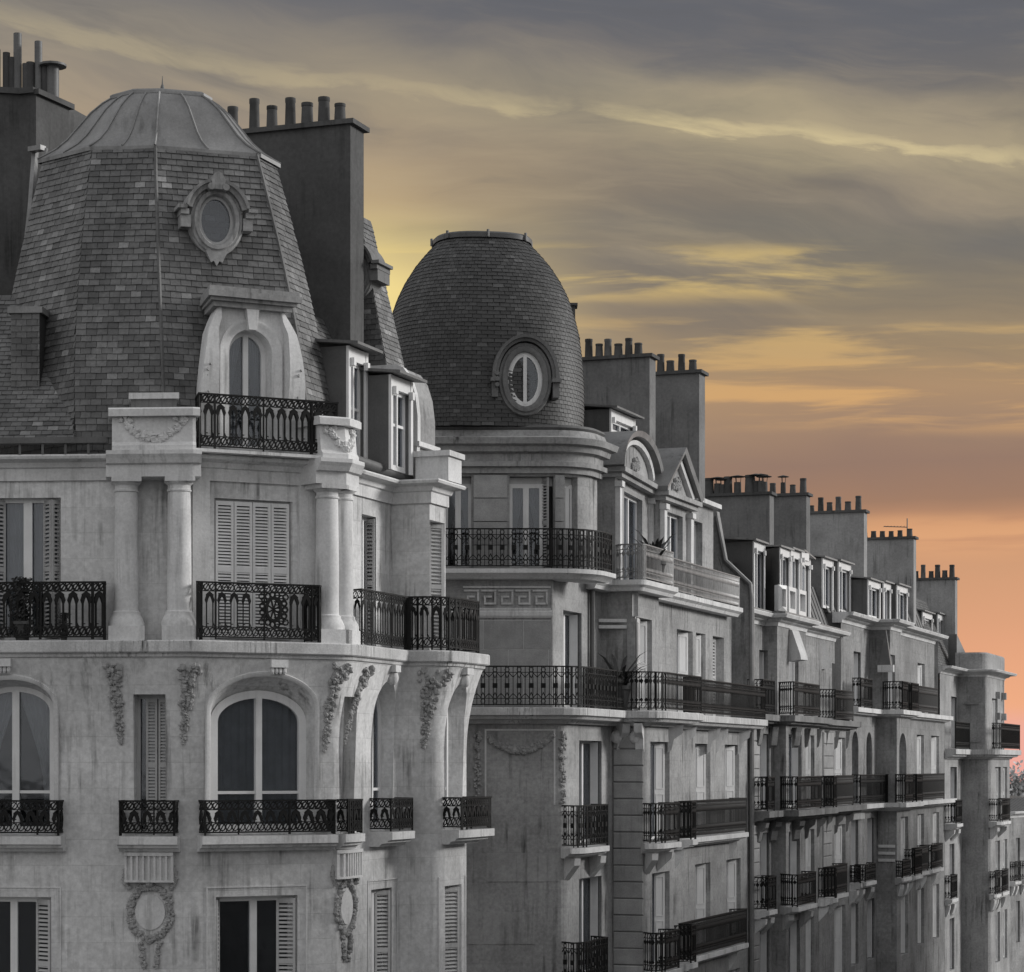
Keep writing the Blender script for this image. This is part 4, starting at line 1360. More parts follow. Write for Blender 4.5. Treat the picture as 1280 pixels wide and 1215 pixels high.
    lp = Path([(px2x(45, Yl), Yl), (px2x(86, Yl + 1.0), Yl + 1.0)])
    m = MB()
    m.box(lp, 0, lp.L, -3.2, 0, zC + 2, zt_)
    st = part('chimney_stack', m, 'render_dark', b)
    m = MB(); m.box(lp, -.03, lp.L + .08, -3.2, .08, zt_, zt_ + .10); part('coping', m, 'render_dark', st)
    lp2 = Path([(px2x(-40, Yl - .1), Yl - .1), (px2x(26, Yl + .1), Yl + .1), (px2x(45, Yl), Yl)])
    m = MB(); m.box(lp2, 0, lp2.L, -3, 0, zC + 1, zt_ + .02); part('flue_wall', m, 'render_dark', st)
    m = MB(); m.box(lp2, 0, lp2.L - .02, -3.1, .08, zt_ + .02, zt_ + .13); part('coping', m, 'render_dark', st)
    for px, pyt, wd, kind in ((-6, 62, .20, 'p'), (8, 66, .14, 'p'), (15, 72, .14, 'p'), (22, 42, .16, 't'), (33, 80, .16, 'p'), (38, 78, .16, 'p'), (48, 52, .15, 't'), (57, 84, .16, 'p'), (66, 80, .24, 'c')):
        Yq = Yl + .6
        x = px2x(px, Yq)
        zb_ = zt_ + .09
        m = MB()
        h_ = py2z(pyt, Yq)
        if kind == 'c':
            m.lathe((x, Yq), [(wd / 2, zb_), (wd / 2, h_ - .04)], 10)
            m.lathe((x, Yq), [(wd * 1.1, h_ - .05), (wd * 1.1, h_ - .01), (.03, h_ + .03)], 12)
        else:
            m.lathe((x, Yq), [(wd / 2 * 1.15, zb_), (wd / 2, zb_ + .1), (wd / 2, h_), (wd / 2 * .7, h_), (wd / 2 * .65, h_ - .05)], 10)
        part('chimney_pot', m, 'pot_clay' if kind == 'p' else 'lead', st, 40)
    # zinc flashing board in the valley
    m = MB()
    a = [Vector((px2x(44, 43.6), 43.6, py2z(190, 43.6))), Vector((px2x(31, 43.0), 43.0, py2z(330, 43.0)))]
    m.tube([a[0], (a[0] + a[1]) / 2 + Vector((.03, -.05, 0)), a[1]], .07, 6)
    m.tube([Vector((px2x(58, 43.3), 43.3, py2z(186, 43.3))), Vector((px2x(31, 42.6), 42.6, py2z(336, 42.6)))], .035, 6)
    m.box(Path([(px2x(37, 43.5), 43.5), (px2x(58, 43.3), 43.3)]), 0, .3, -.1, .05, py2z(190, 43.5), py2z(184, 43.5))
    part('valley_flashing', m, 'zinc', b)
    return dict(low=low, up=up, zS=zS, Lc=Lc, zC=zC)

def oeil(b, P, uc, zc, ru, rz, n, depth, mat):
    """round attic window: moulded oval stone frame, curved hood on shoulders, scroll and drop"""
    m = MB()
    o = oval(uc, zc, ru, rz, 32)
    prof = [(.0, n - depth), (.0, n - .02), (.03, n + .03), (.09, n + .03), (.11, n - .01), (.15, n - .01), (.17, n - .05), (.19, n - .06), (.19, n - depth)]
    m.frame(P, o, prof, True)
    f = part('round_window', m, mat, b, 35)
    m = MB()
    # hood: thick arc over the top, then shoulders
    arc = [(uc + (ru + .20) * math.cos(R(a)), zc + .06 + (rz + .13) * math.sin(R(a))) for a in range(14, 167, 8)]
    m.frame(P, arc, [(-.05, n - depth), (-.05, n + .06), (.02, n + .07), (.03, n + .13), (.08, n + .14), (.08, n - depth)])
    for s in (-1, 1):
        e = uc + s * (ru + .24)
        z = zc + .14
        m.prism(P, rect(min(e, e + s * .16), max(e, e + s * .16), z, z + .06), n - depth, n + .14)
        m.prism(P, rect(min(e - s * .04, e + s * .10), max(e - s * .04, e + s * .10), z - .09, z), n - depth, n + .09)
        m.prism(P, rect(min(e - s * .08, e + s * .09), max(e - s * .08, e + s * .09), z - .30, z - .09), n - depth, n + .03)
    part('hood_moulding', m, mat, f, 30)
    m = MB()
    zt = zc + rz + .16
    for s in (-1, 1):
        m.prism(P, oval(uc + s * .13, zt - .04, .06, .06, 14), n - .1, n + .18)
    m.prism(P, [(uc - .09, zt - .08), (uc + .09, zt - .08), (uc + .13, zt + .08), (uc + .06, zt + .20), (uc, zt + .23), (uc - .06, zt + .20), (uc - .13, zt + .08)], n - .2, n + .16)
    part('scroll_ornament', m, mat, f, 30)
    m = MB()
    zb = zc - rz - .17
    m.prism(P, [(uc - .20, zb + .06), (uc - .13, zb - .08), (uc - .10, zb - .15), (uc - .05, zb - .12), (uc, zb - .21), (uc + .05, zb - .12), (uc + .10, zb - .15), (uc + .13, zb - .08), (uc + .20, zb + .06), (uc, zb + .03)], n - depth * .6, n + .0)
    part('drop_ornament', m, mat, f, 30)
    window(b, P, oval(uc, zc, ru - .005, rz - .005, 28), n - .14, mull=False, curtain=None, fw=.04, frame='paint_grey', name='oval_window')

def lucarne(b, P, uc, z0, z1, width, n, depth, hw, zwt):
    """stone dormer front: arched opening, sweeping side consoles, keystone and moulded head"""
    m = MB()
    H = width / 2
    zb = z0
    zsp = zwt - hw
    body = [(uc - H * .80, zb), (uc + H * .80, zb), (uc + H * .72, zb + (z1 - zb) * .62), (uc + H * .62, zb + (z1 - zb) * .80), (uc + H * .50, z1), (uc - H * .50, z1), (uc - H * .62, zb + (z1 - zb) * .80), (uc - H * .72, zb + (z1 - zb) * .62)]
    hole = arch(uc - hw, uc + hw, zb + .12, zsp, zwt, 16)
    tris = tessellate_polygon([[Vector((u, z, 0)) for u, z in body], [Vector((u, z, 0)) for u, z in hole]])
    allp = body + hole
    A = [m.add(P.pt(u, n, z)) for u, z in allp]
    for t in tris: m.f.append(tuple(A[i] for i in t))
    for o, nb in ((body, n - depth), (hole, n - .30)):
        a = [m.add(P.pt(u, n, z)) for u, z in o]; c = [m.add(P.pt(u, nb, z)) for u, z in o]
        for i in range(len(o)):
            j = (i + 1) % len(o)
            m.f.append((a[i], a[j], c[j], c[i]))
    l = part('stone_lucarne', m, 'limestone_trim', b)
    # side consoles sweeping outward at the foot
    for s in (-1, 1):
        m = MB()
        rows = []
        for k in range(13):
            t = k / 12
            z = z1 - .02 - (z1 - .02 - zb) * t
            u_out = H * (.66 + .22 * math.sin(t * 1.9) + .16 * max(0, t - .8) / .2)
            if t < .15: u_out -= (.15 - t) * .9
            u_in = H * (.50 if t < .1 else .56)
            nn = n + .06 + .16 * math.sin(min(1, t * 1.25) * math.pi) + (.12 * max(0, t - .82) / .18)
            pr = [(uc + s * u_in, n - .02), (uc + s * u_in, nn), (uc + s * u_out * .98, nn - .02), (uc + s * u_out, nn - .08), (uc + s * u_out, n - .5)]
            rows.append([P.pt(u, q, z) for u, q in pr])
        m.loft(rows, False, False)
        part('scroll_console', m, 'limestone_trim', l, 40)
        m = MB()
        rr = random.Random(5)
        for k in range(9):
            m.leafy(P, uc + s * H * .72 + rr.uniform(-.03, .03), n + .17 + .05 * math.sin(k), zb + (z1 - zb) * (.62 - .035 * k), .03, rr)
        part('carved_drop', m, 'carving', l)
    # archivolt, keystone, moulded head
    m = MB()
    o = arch(uc - hw, uc + hw, zb + .12, zsp, zwt, 20)[1:] + [(uc - hw, zb + .12)]
    m.frame(P, o, [(0, n - .01), (0, n + .02), (.10, n + .03), (.13, n + .05), (.17, n + .05), (.17, n - .01)])
    part('archivolt', m, 'limestone_trim', l, 35)
    m = MB()
    m.prism(P, [(uc - .07, zwt - .02), (uc + .07, zwt - .02), (uc + .12, z1 - .02), (uc - .12, z1 - .02)], n - .02, n + .13)
    part('keystone', m, 'limestone_trim', l)
    m = MB()
    q = P
    hd = H * .64
    for dn, za, zb2, ex in ((.14, z1 - .06, z1 + .03, 0), (.20, z1 + .03, z1 + .09, .05), (.26, z1 + .09, z1 + .19, .10), (.22, z1 + .19, z1 + .27, .08)):
        m.box(q, uc - hd - ex, uc + hd + ex, n - depth, n + dn, za, zb2)
    part('moulded_head', m, 'limestone_dim', l)
    window(b, P, arch(uc - hw + .01, uc + hw - .01, zb + .14, zsp, zwt - .01, 16), n - .28, curtain='tied', mw=.10, name='arched_window')

def dormer(b, P, u0, u1, z0, z1, n, depth, roof='zinc', over=.15, frame='paint_white', cheek='zinc_dark', win=True, flat=True, bar=True, h=.10, cur=None):
    """flat-roofed timber dormer: cheeks, window, thin metal roof with overhang"""
    m = MB()
    m.box(P, u0, u0 + .10, n - depth, n, z0, z1)
    m.box(P, u1 - .10, u1, n - depth, n, z0, z1)
    m.box(P, u0 + .10, u1 - .10, n - depth, n - .25, z0, z0 + .05)
    d = part('dormer', m, cheek, b)
    m = MB()
    m.box(P, u0 - .01, u0 + .09, n, n + .05, z0, z1)
    m.box(P, u1 - .09, u1 + .01, n, n + .05, z0, z1)
    m.box(P, u0 + .09, u1 - .09, n - .2, n + .04, z1 - .24, z1)
    for u in (u0 + .12, u1 - .12):
        m.box(P, u - .05, u + .05, n + .04, n + .12, z1 - .34, z1 - .20)
    part('dormer_frame', m, frame, d)
    m = MB()
    m.hexa([P.pt(u0 - .14, n + over, z1), P.pt(u1 + .14, n + over, z1), P.pt(u1 + .14, n - depth - .6, z1 + h * 2.5), P.pt(u0 - .14, n - depth - .6, z1 + h * 2.5),
            P.pt(u0 - .14, n + over, z1 + .05), P.pt(u1 + .14, n + over, z1 + .05), P.pt(u1 + .14, n - depth - .6, z1 + h * 2.5 + .06), P.pt(u0 - .14, n - depth - .6, z1 + h * 2.5 + .06)])
    part('dormer_roof', m, roof, d)
    window(b, P, rect(u0 + .10, u1 - .10, z0 + .06, z1 - .25), n - .12, curtain=cur, fw=.06, frame=frame, name='dormer_window', transom=(z0 + z1) / 2 if bar else None)
    return d
# ================================================================== kit for the terrace further along the street
def facade_rows(b, P, rows, wallmat, zbase=0.0):
    """rows: dicts with z0 (floor), z1 (top), n (plane), wins [(px0, px1, kind)], bal [(px0, px1, style)]"""
    for r in rows:
        n = r.get('n', 0.0)
        H, todo = [], []
        for w in r.get('wins', ()):
            px0, px1, kind = w[:3]
            lo, hi = r.get('lo', 0), r.get('hi', P.L)
            u0, u1 = P.at(px0, n, lo, hi), P.at(px1, n, lo, hi)
            zb = r['z0'] + (.06 if len(w) < 4 else w[3])
            zt = r['z0'] + r.get('wh', 2.35)
            dp = r.get('dp', .32)
            if kind == 'arch':
                o = arch(u0, u1, zb, zt - (u1 - u0) * .5, zt, 12)
            else:
                o = rect(u0, u1, zb, zt)
            H.append((o, n - dp))
            todo.append((o, u0, u1, zb, zt, kind, n - dp))
        m = MB()
        m.wall(P, r.get('lo', 0), r.get('hi', P.L), r.get('zw', r['z0']), r['z1'], H, (lambda u, z: n), None, None, random.random())
        part('wall', m, wallmat, b)
        for o, u0, u1, zb, zt, kind, nb in todo:
            w = window(b, P, o, nb + .01, curtain='full' if kind in ('curtain', 'arch') else ('tied' if kind == 'tied' else None), mw=.10, fw=.06, frame=r.get('frame', 'paint_white'))
            if kind == 'shut':
                k = 2
                for i in range(k):
                    e0 = u0 + .02 + (u1 - u0 - .04) * i / k
                    shutter(w, P, e0, e0 + (u1 - u0 - .04) / k - .015, zb + .02, zt - .03, nb + .12, 'shutter_paint', .09)
            elif kind in ('leaf', 'tied', 'curtain'):
                # one louvred leaf folded into each reveal
                leaf_panel(w, P, u1 - .20, nb + .03, u1 - .05, n - .10, zb + .02, zt - .03, 'paint_white', plain=True)
                leaf_panel(w, P, u0 + .02, n - .05, u0 + .08, nb + .04, zb + .02, zt - .03, plain=True)
            if r.get('surround'):
                s = MB()
                q = [(u1 + .10, zb), (u1 + .10, zt + .12), (u0 - .10, zt + .12), (u0 - .10, zb)]
                s.frame(P, q, [(-.09, n - .01), (-.09, n + .05), (.06, n + .05), (.08, n - .01)])
                part('window_surround', s, 'limestone_trim', b)
        for bl in r.get('bal', ()):
            px0, px1, style = bl[:3]
            nn = n + (bl[3] if len(bl) > 3 else .50)
            u0, u1 = P.at(px0, nn, r.get('lo', 0), r.get('hi', P.L)), P.at(px1, nn, r.get('lo', 0), r.get('hi', P.L))
            k = balcony(b, P, u0, u1, n - .05, nn, r['z0'] + .0, .24, bl[4] if len(bl) > 4 else .95, style, .05, True, mat='limestone_trim')
            for u in (u0 + .18, u1 - .18):
                c = MB()
                c.prism(Path([P.xy(u - .09, n - .02), P.xy(u - .09, nn - .08)]), [(0, r['z0'] - .24), (0, r['z0'] - .75), (.10, r['z0'] - .66), (max(.2, nn - n - .12), r['z0'] - .40), (max(.22, nn - n - .1), r['z0'] - .24)], -.18, 0)
                part('console', c, 'limestone_trim', k)
def quoins(b, P, u0, u1, n, z0, z1, h=.42, mat='ashlar', proud=.035, gap=.022):
    """rusticated courses, one block per course, each its own piece"""
    bed = MB(); bed.box(P, u0, u1, n - .10, n + .004, z0, z1)
    w = part('rusticated_pier', bed, 'render_mid', b)
    z = z0
    me = None
    while z < z1 - .1:
        zz = min(z + h, z1)
        m = MB()
        e = .02
        c = [P.pt(u0, n + proud - e, z + gap / 2), P.pt(u1, n + proud - e, z + gap / 2), P.pt(u1, n, z + gap / 2), P.pt(u0, n, z + gap / 2),
             P.pt(u0, n + proud - e, zz - gap / 2), P.pt(u1, n + proud - e, zz - gap / 2), P.pt(u1, n, zz - gap / 2), P.pt(u0, n, zz - gap / 2)]
        if me is None or zz - z < h * .98:
            mm = MB(); mm.hexa([Vector(q) - Vector((0, 0, z)) for q in c])
            f = [Vector(q) - Vector((0, 0, z)) for q in c]
            fr = [P.pt(u0 + e, n + proud, gap / 2 + e), P.pt(u1 - e, n + proud, gap / 2 + e), P.pt(u1 - e, n + proud, zz - z - gap / 2 - e), P.pt(u0 + e, n + proud, zz - z - gap / 2 - e)]
            ring = [f[0], f[1], f[5], f[4]]
            for i in range(4):
                j = (i + 1) % 4
                mm.poly([ring[i], ring[j], fr[j], fr[i]])
            mm.poly(fr)
            me = mm.mesh('stone_block', mat)
        o = link('stone_block', me, w)
        o.location = (0, 0, z)
        z = zz
    return w
def ashlar_wall(b, P, u0, u1, n, z0, z1, bw, bh, name='ashlar_panel'):
    bed = MB(); bed.box(P, u0, u1, n - .1, n + .004, z0, z1)
    w = part(name, bed, 'mortar', b)
    rows = max(1, round((z1 - z0) / bh)); h = (z1 - z0) / rows
    for i in range(rows):
        u = u0 - (bw * .5 if i % 2 else bw * .12)
        while u < u1:
            a, c = max(u0, u), min(u1, u + bw)
            if c - a > .05:
                m = MB(); m.box(P, a + .010, c - .010, n, n + .016, z0 + i * h + .009, z0 + (i + 1) * h - .009)
                part('stone_block', m, 'ashlar', w)
            u += bw
    return w
def cornice(b, P, u0, u1, n0, z, h, out, mat='limestone_trim', name='cornice'):
    m = MB()
    m.sweep(P, u0, u1, [(n0 - .3, z), (n0 + .03, z), (n0 + .05, z + h * .3), (n0 + out * .35, z + h * .42), (n0 + out * .45, z + h * .60), (n0 + out * .9, z + h * .68), (n0 + out, z + h * .95), (n0 + out * .97, z + h), (n0 - .3, z + h)])
    return part(name, m, mat, b)
def mansard(b, P, u0, u1, n0, z0, n1, z1, mat='slate_dark', seams=False, back=5.0):
    m = MB()
    q = [P.pt(u0, n0, z0), P.pt(u1, n0, z0), P.pt(u1, n1, z1), P.pt(u0, n1, z1)]
    m.poly(q); m.poly([q[3], q[2], P.pt(u1, n1 - back, z1 + .5), P.pt(u0, n1 - back, z1 + .5)])
    m.poly([q[0], q[3], P.pt(u0, n1 - back, z1 + .5), P.pt(u0, n1 - back, z0)])
    m.poly([q[1], q[2], P.pt(u1, n1 - back, z1 + .5), P.pt(u1, n1 - back, z0)])
    r = part('mansard_roof', m, mat if seams else 'slate_bed', b)
    if seams:
        s = MB()
        k = int((u1 - u0) / .5)
        for i in range(k + 1):
            u = u0 + (u1 - u0) * i / k
            s.tube([P.pt(u, n0 + .01, z0), P.pt(u, n1 + .01, z1)], .02, 4)
        part('standing_seam', s, mat, r)
    else:
        s = MB()
        slate_face(r, q, .12, .22, mat, 0, s)
        part('slates', s, mat, r, kind='stuff')
    return r
def drainpipe(b, P, u, n, z0, z1, r=.055, mat='zinc', bends=()):
    m = MB()
    q = P.xy(u, n)
    m.tube([(q.x, q.y, z0), (q.x, q.y, z1)] + list(bends), r, 8)
    z = z0 + 1
    while z < z1:
        m.lathe((q.x, q.y), [(r * 1.25, z), (r * 1.3, z + .03), (r * 1.25, z + .06)], 8)
        z += 2.2
    part('drainpipe', m, mat, b, 40)

# ================================================================== the domed corner building
def build_domed():
    b = thing('domed_apartment_building', 'corner building with dark slate dome, round attic window and wrought iron balconies', 'building', (3, 58, 0))
    YF = 54.5
    F0 = Vector((px2x(430, YF), YF))
    F1 = Vector((px2x(706, YF), YF + .02))
    Q1 = run_to(F1, 70, 766)
    Q2 = run_to(Q1, -18, 806)
    Q3 = run_to(Q2, 70, 848)
    Q4 = Q3 + dirv(160) * .45
    Q5 = run_to(Q4, 70, 936)
    Q6 = Q5 + dirv(160) * 6
    pts = [F0, F1, Q1, Q2, Q3, Q4, Q5, Q6]
    low = Path(rounded(pts, {1: .35, 3: .25}, 5))
    shp = Path(pts)
    uF1, uQ1, uQ2, uQ3, uQ4, uQ5 = shp.u[1], shp.u[2], shp.u[3], shp.u[4], shp.u[5], shp.u[6]
    z3 = py2z(884, YF - .6)          # long balcony floor
    z4 = py2z(710, YF - .1)          # upper balcony floor
    z2 = py2z(1057, 56.0)
    z1 = z2 - 3.10
    uE = low.u[-2] - .35
    n_up = -.40
    # walls row by row, street side and front together
    facade_rows(b, low, [
        dict(z0=z1 - 3.1, zw=0, z1=z1, wins=[(726, 752, 'leaf'), (814, 838, 'leaf'), (869, 888, 'leaf'), (908, 925, 'leaf')], lo=0, hi=low.L - 5.5),
        dict(z0=z1, z1=z2, wins=[(724, 752, 'leaf'), (815, 837, 'leaf'), (869, 888, 'leaf'), (908, 926, 'leaf')], bal=[(713, 762, 'squares'), (808, 852, 'dense'), (866, 936, 'dense', .40)], lo=0, hi=low.L - 5.5),
        dict(z0=z2, z1=z3 - .22, wins=[(724, 752, 'leaf'), (813, 837, 'leaf'), (869, 888, 'leaf'), (906, 924, 'leaf')], wh=2.45, bal=[(713, 762, 'squares'), (806, 852, 'dense'), (866, 936, 'dense', .40)], lo=0, hi=low.L - 5.5),
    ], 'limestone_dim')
    facade_rows(b, low, [
        dict(z0=z3, z1=z4 - .15, n=n_up, wins=[(704, 727, 'leaf'), (794, 815, 'leaf'), (846, 866, 'leaf'), (870, 882, 'leaf'), (891, 905, 'shut')], wh=2.30, lo=0, hi=low.L - 5.4),
    ], 'limestone_dim')
    # long balcony all round at the second set-back
    s = MB()
    s.sweep(low, 0, uE, [(n_up - .1, z3), (.50, z3), (.52, z3 - .02), (.52, z3 - .17), (.44, z3 - .20), (.40, z3 - .26), (.2, z3 - .28), (.12, z3 - .36), (n_up - .1, z3 - .36)], extra=[])
    slab = part('balcony_slab', s, 'limestone_stained', b)
    uR = low.at(770, .46, 0, low.L)
    railing(slab, rail_path(low, .3, uR, .46), z3 + .02, .92, 'squares')
    railing(slab, rail_path(low, uR + .05, uE - .05, .46), z3 + .02, .92, 'dense')
    # dentil blocks along the nosing, seen as a row of light stones
    dm = MB()
    rnd = random.Random(11)
    # consoles under the long balcony on the street side
    for px in (777, 801, 843, 862, 892, 902, 930):
        u = low.at(px, .1, 0, low.L)
        c = MB()
        cp = Path([low.xy(u - .10, -.02), low.xy(u - .10, .42)])
        c.prism(cp, [(0, z3 - .30), (0, z3 - 1.0), (.10, z3 - .92), (.16, z3 - .66), (.38, z3 - .52), (.42, z3 - .30)], -.20, 0)
        part('console', c, 'limestone_trim', b)
    # carved festoon over the blank front wall and leaf drops at its sides
    g = MB()
    ua, ub = low.at(608, 0), low.at(692, 0)
    for k in range(150):
        t = rnd.uniform(-1, 1)
        g.leafy(low, (ua + ub) / 2 + (ub - ua) / 2 * t, .03, z3 - .62 - .34 * (1 - t * t) + rnd.uniform(-.05, .05), .05 + .025 * (1 - abs(t)), rnd)
    part('carved_festoon', g, 'carving', b)
    for px in (597, 703):
        g = MB()
        u = low.at(px, 0)
        for k in range(60):
            t = rnd.random()
            g.leafy(low, u + rnd.uniform(-.07, .07), .03, z3 - .55 - 1.6 * t, .05 - .02 * t, rnd)
        part('carved_drop', g, 'carving', b)
    m = MB()
    m.frame(low, [(ub + .02, z3 - 2.2), (ub + .02, z3 - .50), (ua - .02, z3 - .50), (ua - .02, z3 - 2.2)], [(-.02, 0), (-.02, .02), (.02, .02), (.02, 0)])
    part('panel_moulding', m, 'limestone_trim', b)
    # blank plaster panels low on the front wall (old repairs, slightly proud)
    for pxa, pxb, pya, pyb in ((608, 700, 1066, 1102), (584, 598, 1104, 1180), (604, 668, 1140, 1180)):
        m = MB(); m.box(low, low.at(pxa, 0), low.at(pxb, 0), -.02, .012, py2z(pyb, YF), py2z(pya, YF))
        part('repair_patch', m, 'repair', b)
    # rusticated return beside the street windows
    rt = Path([Q1, Q2])
    rq = quoins(b, rt, .02, rt.L - .03, .015, 1.0, z3 - .40, .40)
    # vases / rosettes under the balcony at the return
    for px in (771, 795):
        g = MB()
        g.blob(rt.pt(rt.at(px, .05), .08, z3 - .62), (.16, .12, .16), 10, 6, .08)
        part('carved_rosette', g, 'limestone_trim', b)
    # upper wall: ashlar panel, greek key band, mouldings
    fu = Path([low.xy(0, n_up), low.xy(low.at(690, n_up, 0, 8), n_up)])
    ashlar_wall(b, fu, fu.at(560, 0), fu.L - .02, .0, z3 + .02, py2z(774, YF), .92, .62)
    m = MB()
    za, zb = py2z(771, YF), py2z(761, YF)
    m.sweep(fu, fu.at(560, 0), fu.L, [(-.02, za), (.03, za), (.06, za + .05), (.06, zb - .05), (.03, zb), (-.02, zb)])
    part('string_moulding', m, 'limestone_trim', b)
    key = MB()
    k0, k1 = fu.at(580, 0), fu.L - .05
    zk0, zk1 = py2z(757, YF), py2z(735, YF)
    n = 5
    w = (k1 - k0) / n
    t = .022
    def bar(u0, u1, z0, z1): key.box(fu, u0 - t, u1 + t, .0, .045, z0 - t, z1 + t)
    hh = zk1 - zk0
    for i in range(n):
        u = k0 + i * w
        bar(u + .02, u + w * .82, zk1 - .03, zk1 - .03)
        bar(u + w * .82, u + w * .82, zk0 + hh * .18, zk1 - .08)
        bar(u + w * .22, u + w * .76, zk0 + hh * .18, zk0 + hh * .18)
        bar(u + w * .22, u + w * .22, zk0 + hh * .30, zk0 + hh * .58)
        bar(u + w * .30, u + w * .58, zk0 + hh * .58, zk0 + hh * .58)
    bar(k0, k1, zk0 - .05, zk0 - .05); bar(k0, k1, zk1 + .05, zk1 + .05)
    part('greek_key_band', key, 'limestone_trim', b)
    pan = Path([low.xy(low.at(748, n_up, 0, low.L), n_up), low.xy(low.at(783, n_up, 0, low.L), n_up)])
    for py in (772, 780):
        z = py2z(py, 57)
        m = MB(); m.box(pan, 0, pan.L, -.02, .05, z - .04, z + .04)
        part('string_moulding', m, 'limestone_trim', b)
    drainpipe(b, low, low.at(741, n_up + .1, 0, low.L), n_up + .08, z3, z4 + 1.8, .06, 'zinc_dark')
    # ---- upper slab (tower floor) with its railing
    Y5 = YF + .35
    T0 = Vector((px2x(430, Y5), Y5)); T1 = Vector((px2x(727, Y5), Y5)); T2 = T1 + dirv(70) * 1.15; T3 = T2 + dirv(160) * 4
    tw = Path(rounded([T0, T1, T2, T3], {1: 1.0}, 12))
    zt = py2z(592, Y5)
    s = MB()
    s.sweep(tw, 0, tw.u[-2] - .02, [(-.4, z4), (.36, z4), (.36, z4 - .10), (.28, z4 - .14), (.2, z4 - .22), (-.4, z4 - .24)])
    sl = part('balcony_slab', s, 'limestone_trim', b, 30)
    railing(sl, rail_path(tw, .3, tw.u[-2] - .08, .30, None), z4 + .02, .90, 'squares')
    H = []
    wins = []
    for pxa, pxb in ((556, 589), (637, 692), (706, 722)):
        u0, u1 = tw.at(pxa, 0, 0, tw.L), tw.at(pxb, 0, 0, tw.L)
        H.append((rect(u0, u1, z4 + .05, zt - .06), -.28)); wins.append((u0, u1))
    m = MB()
    m.wall(tw, 0, tw.L - 3.4, z4 - .1, zt, H)
    part('tower_wall', m, 'limestone_dim', b, 30)
    for i, (u0, u1) in enumerate(wins):
        w = window(b, tw, rect(u0 + .01, u1 - (.26 if i == 1 else .01), z4 + .06, zt - .25), -.27, curtain='tied', mw=.13, fw=.06)
        if i == 1: leaf_panel(w, tw, u1 - .27, -.26, u1 - .12, -.02, z4 + .08, zt - .08, 'paint_grey')
        m = MB(); m.box(tw, u0 + .01, u1 - .01, -.30, -.22, zt - .26, zt - .07); part('lintel_board', m, 'shutter_paint', w)
    # banded piers between the windows
    for pxa, pxb in ((592, 634), (694, 705)):
        u0, u1 = tw.at(pxa, .05, 0, tw.L), tw.at(pxb, .05, 0, tw.L)
        for k in range(4):
            za = z4 + .02 + (zt - z4 - .05) * k / 4; zb = z4 + .02 + (zt - z4 - .05) * (k + 1) / 4
            m = MB(); m.sweep(tw, u0, u1, [(-.02, za + .01), (.07, za + .01), (.07, zb - .01), (-.02, zb - .01)])
            part('stone_block', m, 'ashlar', b)
    # tower cornice
    m = MB()
    c0 = zt
    m.sweep(tw, 0, tw.u[-2] - .02, [(-.5, c0), (.10, c0), (.10, c0 + .12), (.20, c0 + .15), (.20, c0 + .26), (.12, c0 + .28), (.12, c0 + .44), (.24, c0 + .48), (.27, c0 + .60), (.38, c0 + .64), (.42, c0 + .78), (.20, c0 + .84), (.15, c0 + .98), (-.5, c0 + .98)])
    part('tower_cornice', m, 'limestone_dim', b, 25)
    g = MB()
    g.sweep(tw, 0, tw.u[-2] - .02, [(-.4, c0 + .99), (.12, c0 + .99), (.16, c0 + 1.04), (.12, c0 + 1.10), (-.4, c0 + 1.10)])
    part('gutter', g, 'lead', b, 40)
    # ---- slate dome (rounded-square plan)
    zb = c0 + 1.06
    ztop = py2z(306, 56.6)
    cen = Vector((px2x(602, 56.9), 56.9))
    R0 = 2.36
    prof = [(0, .99), (.10, 1.0), (.25, 1.0), (.40, .98), (.52, .95), (.62, .905), (.72, .84), (.80, .765), (.87, .68), (.93, .59), (1.0, .47)]
    def rad(t):
        for (a, ra), (c, rc) in zip(prof, prof[1:]):
            if t <= c: return ra + (rc - ra) * (t - a) / (c - a)
        return prof[-1][1]
    def ring(t, off=0.0, k=48):
        out = []
        for i in range(k):
            a = 2 * math.pi * i / k
            ca, sa = math.cos(a), math.sin(a)
            e = 2 / 2.7
            x = math.copysign(abs(ca) ** e, ca); y = math.copysign(abs(sa) ** e, sa)
            v = Vector((x, y)); v = Vector((v.x * math.cos(R(8)) - v.y * math.sin(R(8)), v.x * math.sin(R(8)) + v.y * math.cos(R(8))))
            rr = R0 * rad(t) + off
            out.append(Vector((cen.x + v.x * rr, cen.y + v.y * rr, zb + (ztop - zb) * t)))
        return out
    m = MB()
    m.loft([ring(k / 24) for k in range(25)], True, True)
    dome = part('dome_roof', m, 'slate_bed', b, 40)
    st = MB()
    rnd = random.Random(4)
    rows = 48
    for i in range(rows):
        r0, r1 = ring(i / rows, .012, 96), ring(min(1, (i + 1.3) / rows), .002, 96)
        for k in range(96):
            # only the visible half plus a margin, in separate slates
            j = (k + 1) % 96
            if (r0[k].y + r0[j].y) / 2 > cen.y + 1.2: continue
            sft = .5 * (i % 2)
            a, c = r0[k].lerp(r0[j], .03), r0[k].lerp(r0[j], .97)
            d, e = r1[k].lerp(r1[j], .03), r1[k].lerp(r1[j], .97)
            if i % 2:
                h = 96
                a = r0[k].lerp(r0[j], .53); c = r0[j].lerp(r0[(j + 1) % h], .47); d = r1[k].lerp(r1[j], .53); e = r1[j].lerp(r1[(j + 1) % h], .47)
            nrm = Vector((a.x - cen.x, a.y - cen.y, 0)).normalized() * .014
            dz = Vector((0, 0, rnd.uniform(-.008, .008)))
            st.hexa([a + dz, c + dz, e, d, a + nrm + dz, c + nrm + dz, e + nrm * .4, d + nrm * .4])
    part('slates', st, 'slate_dark', dome, kind='stuff')
    m = MB()
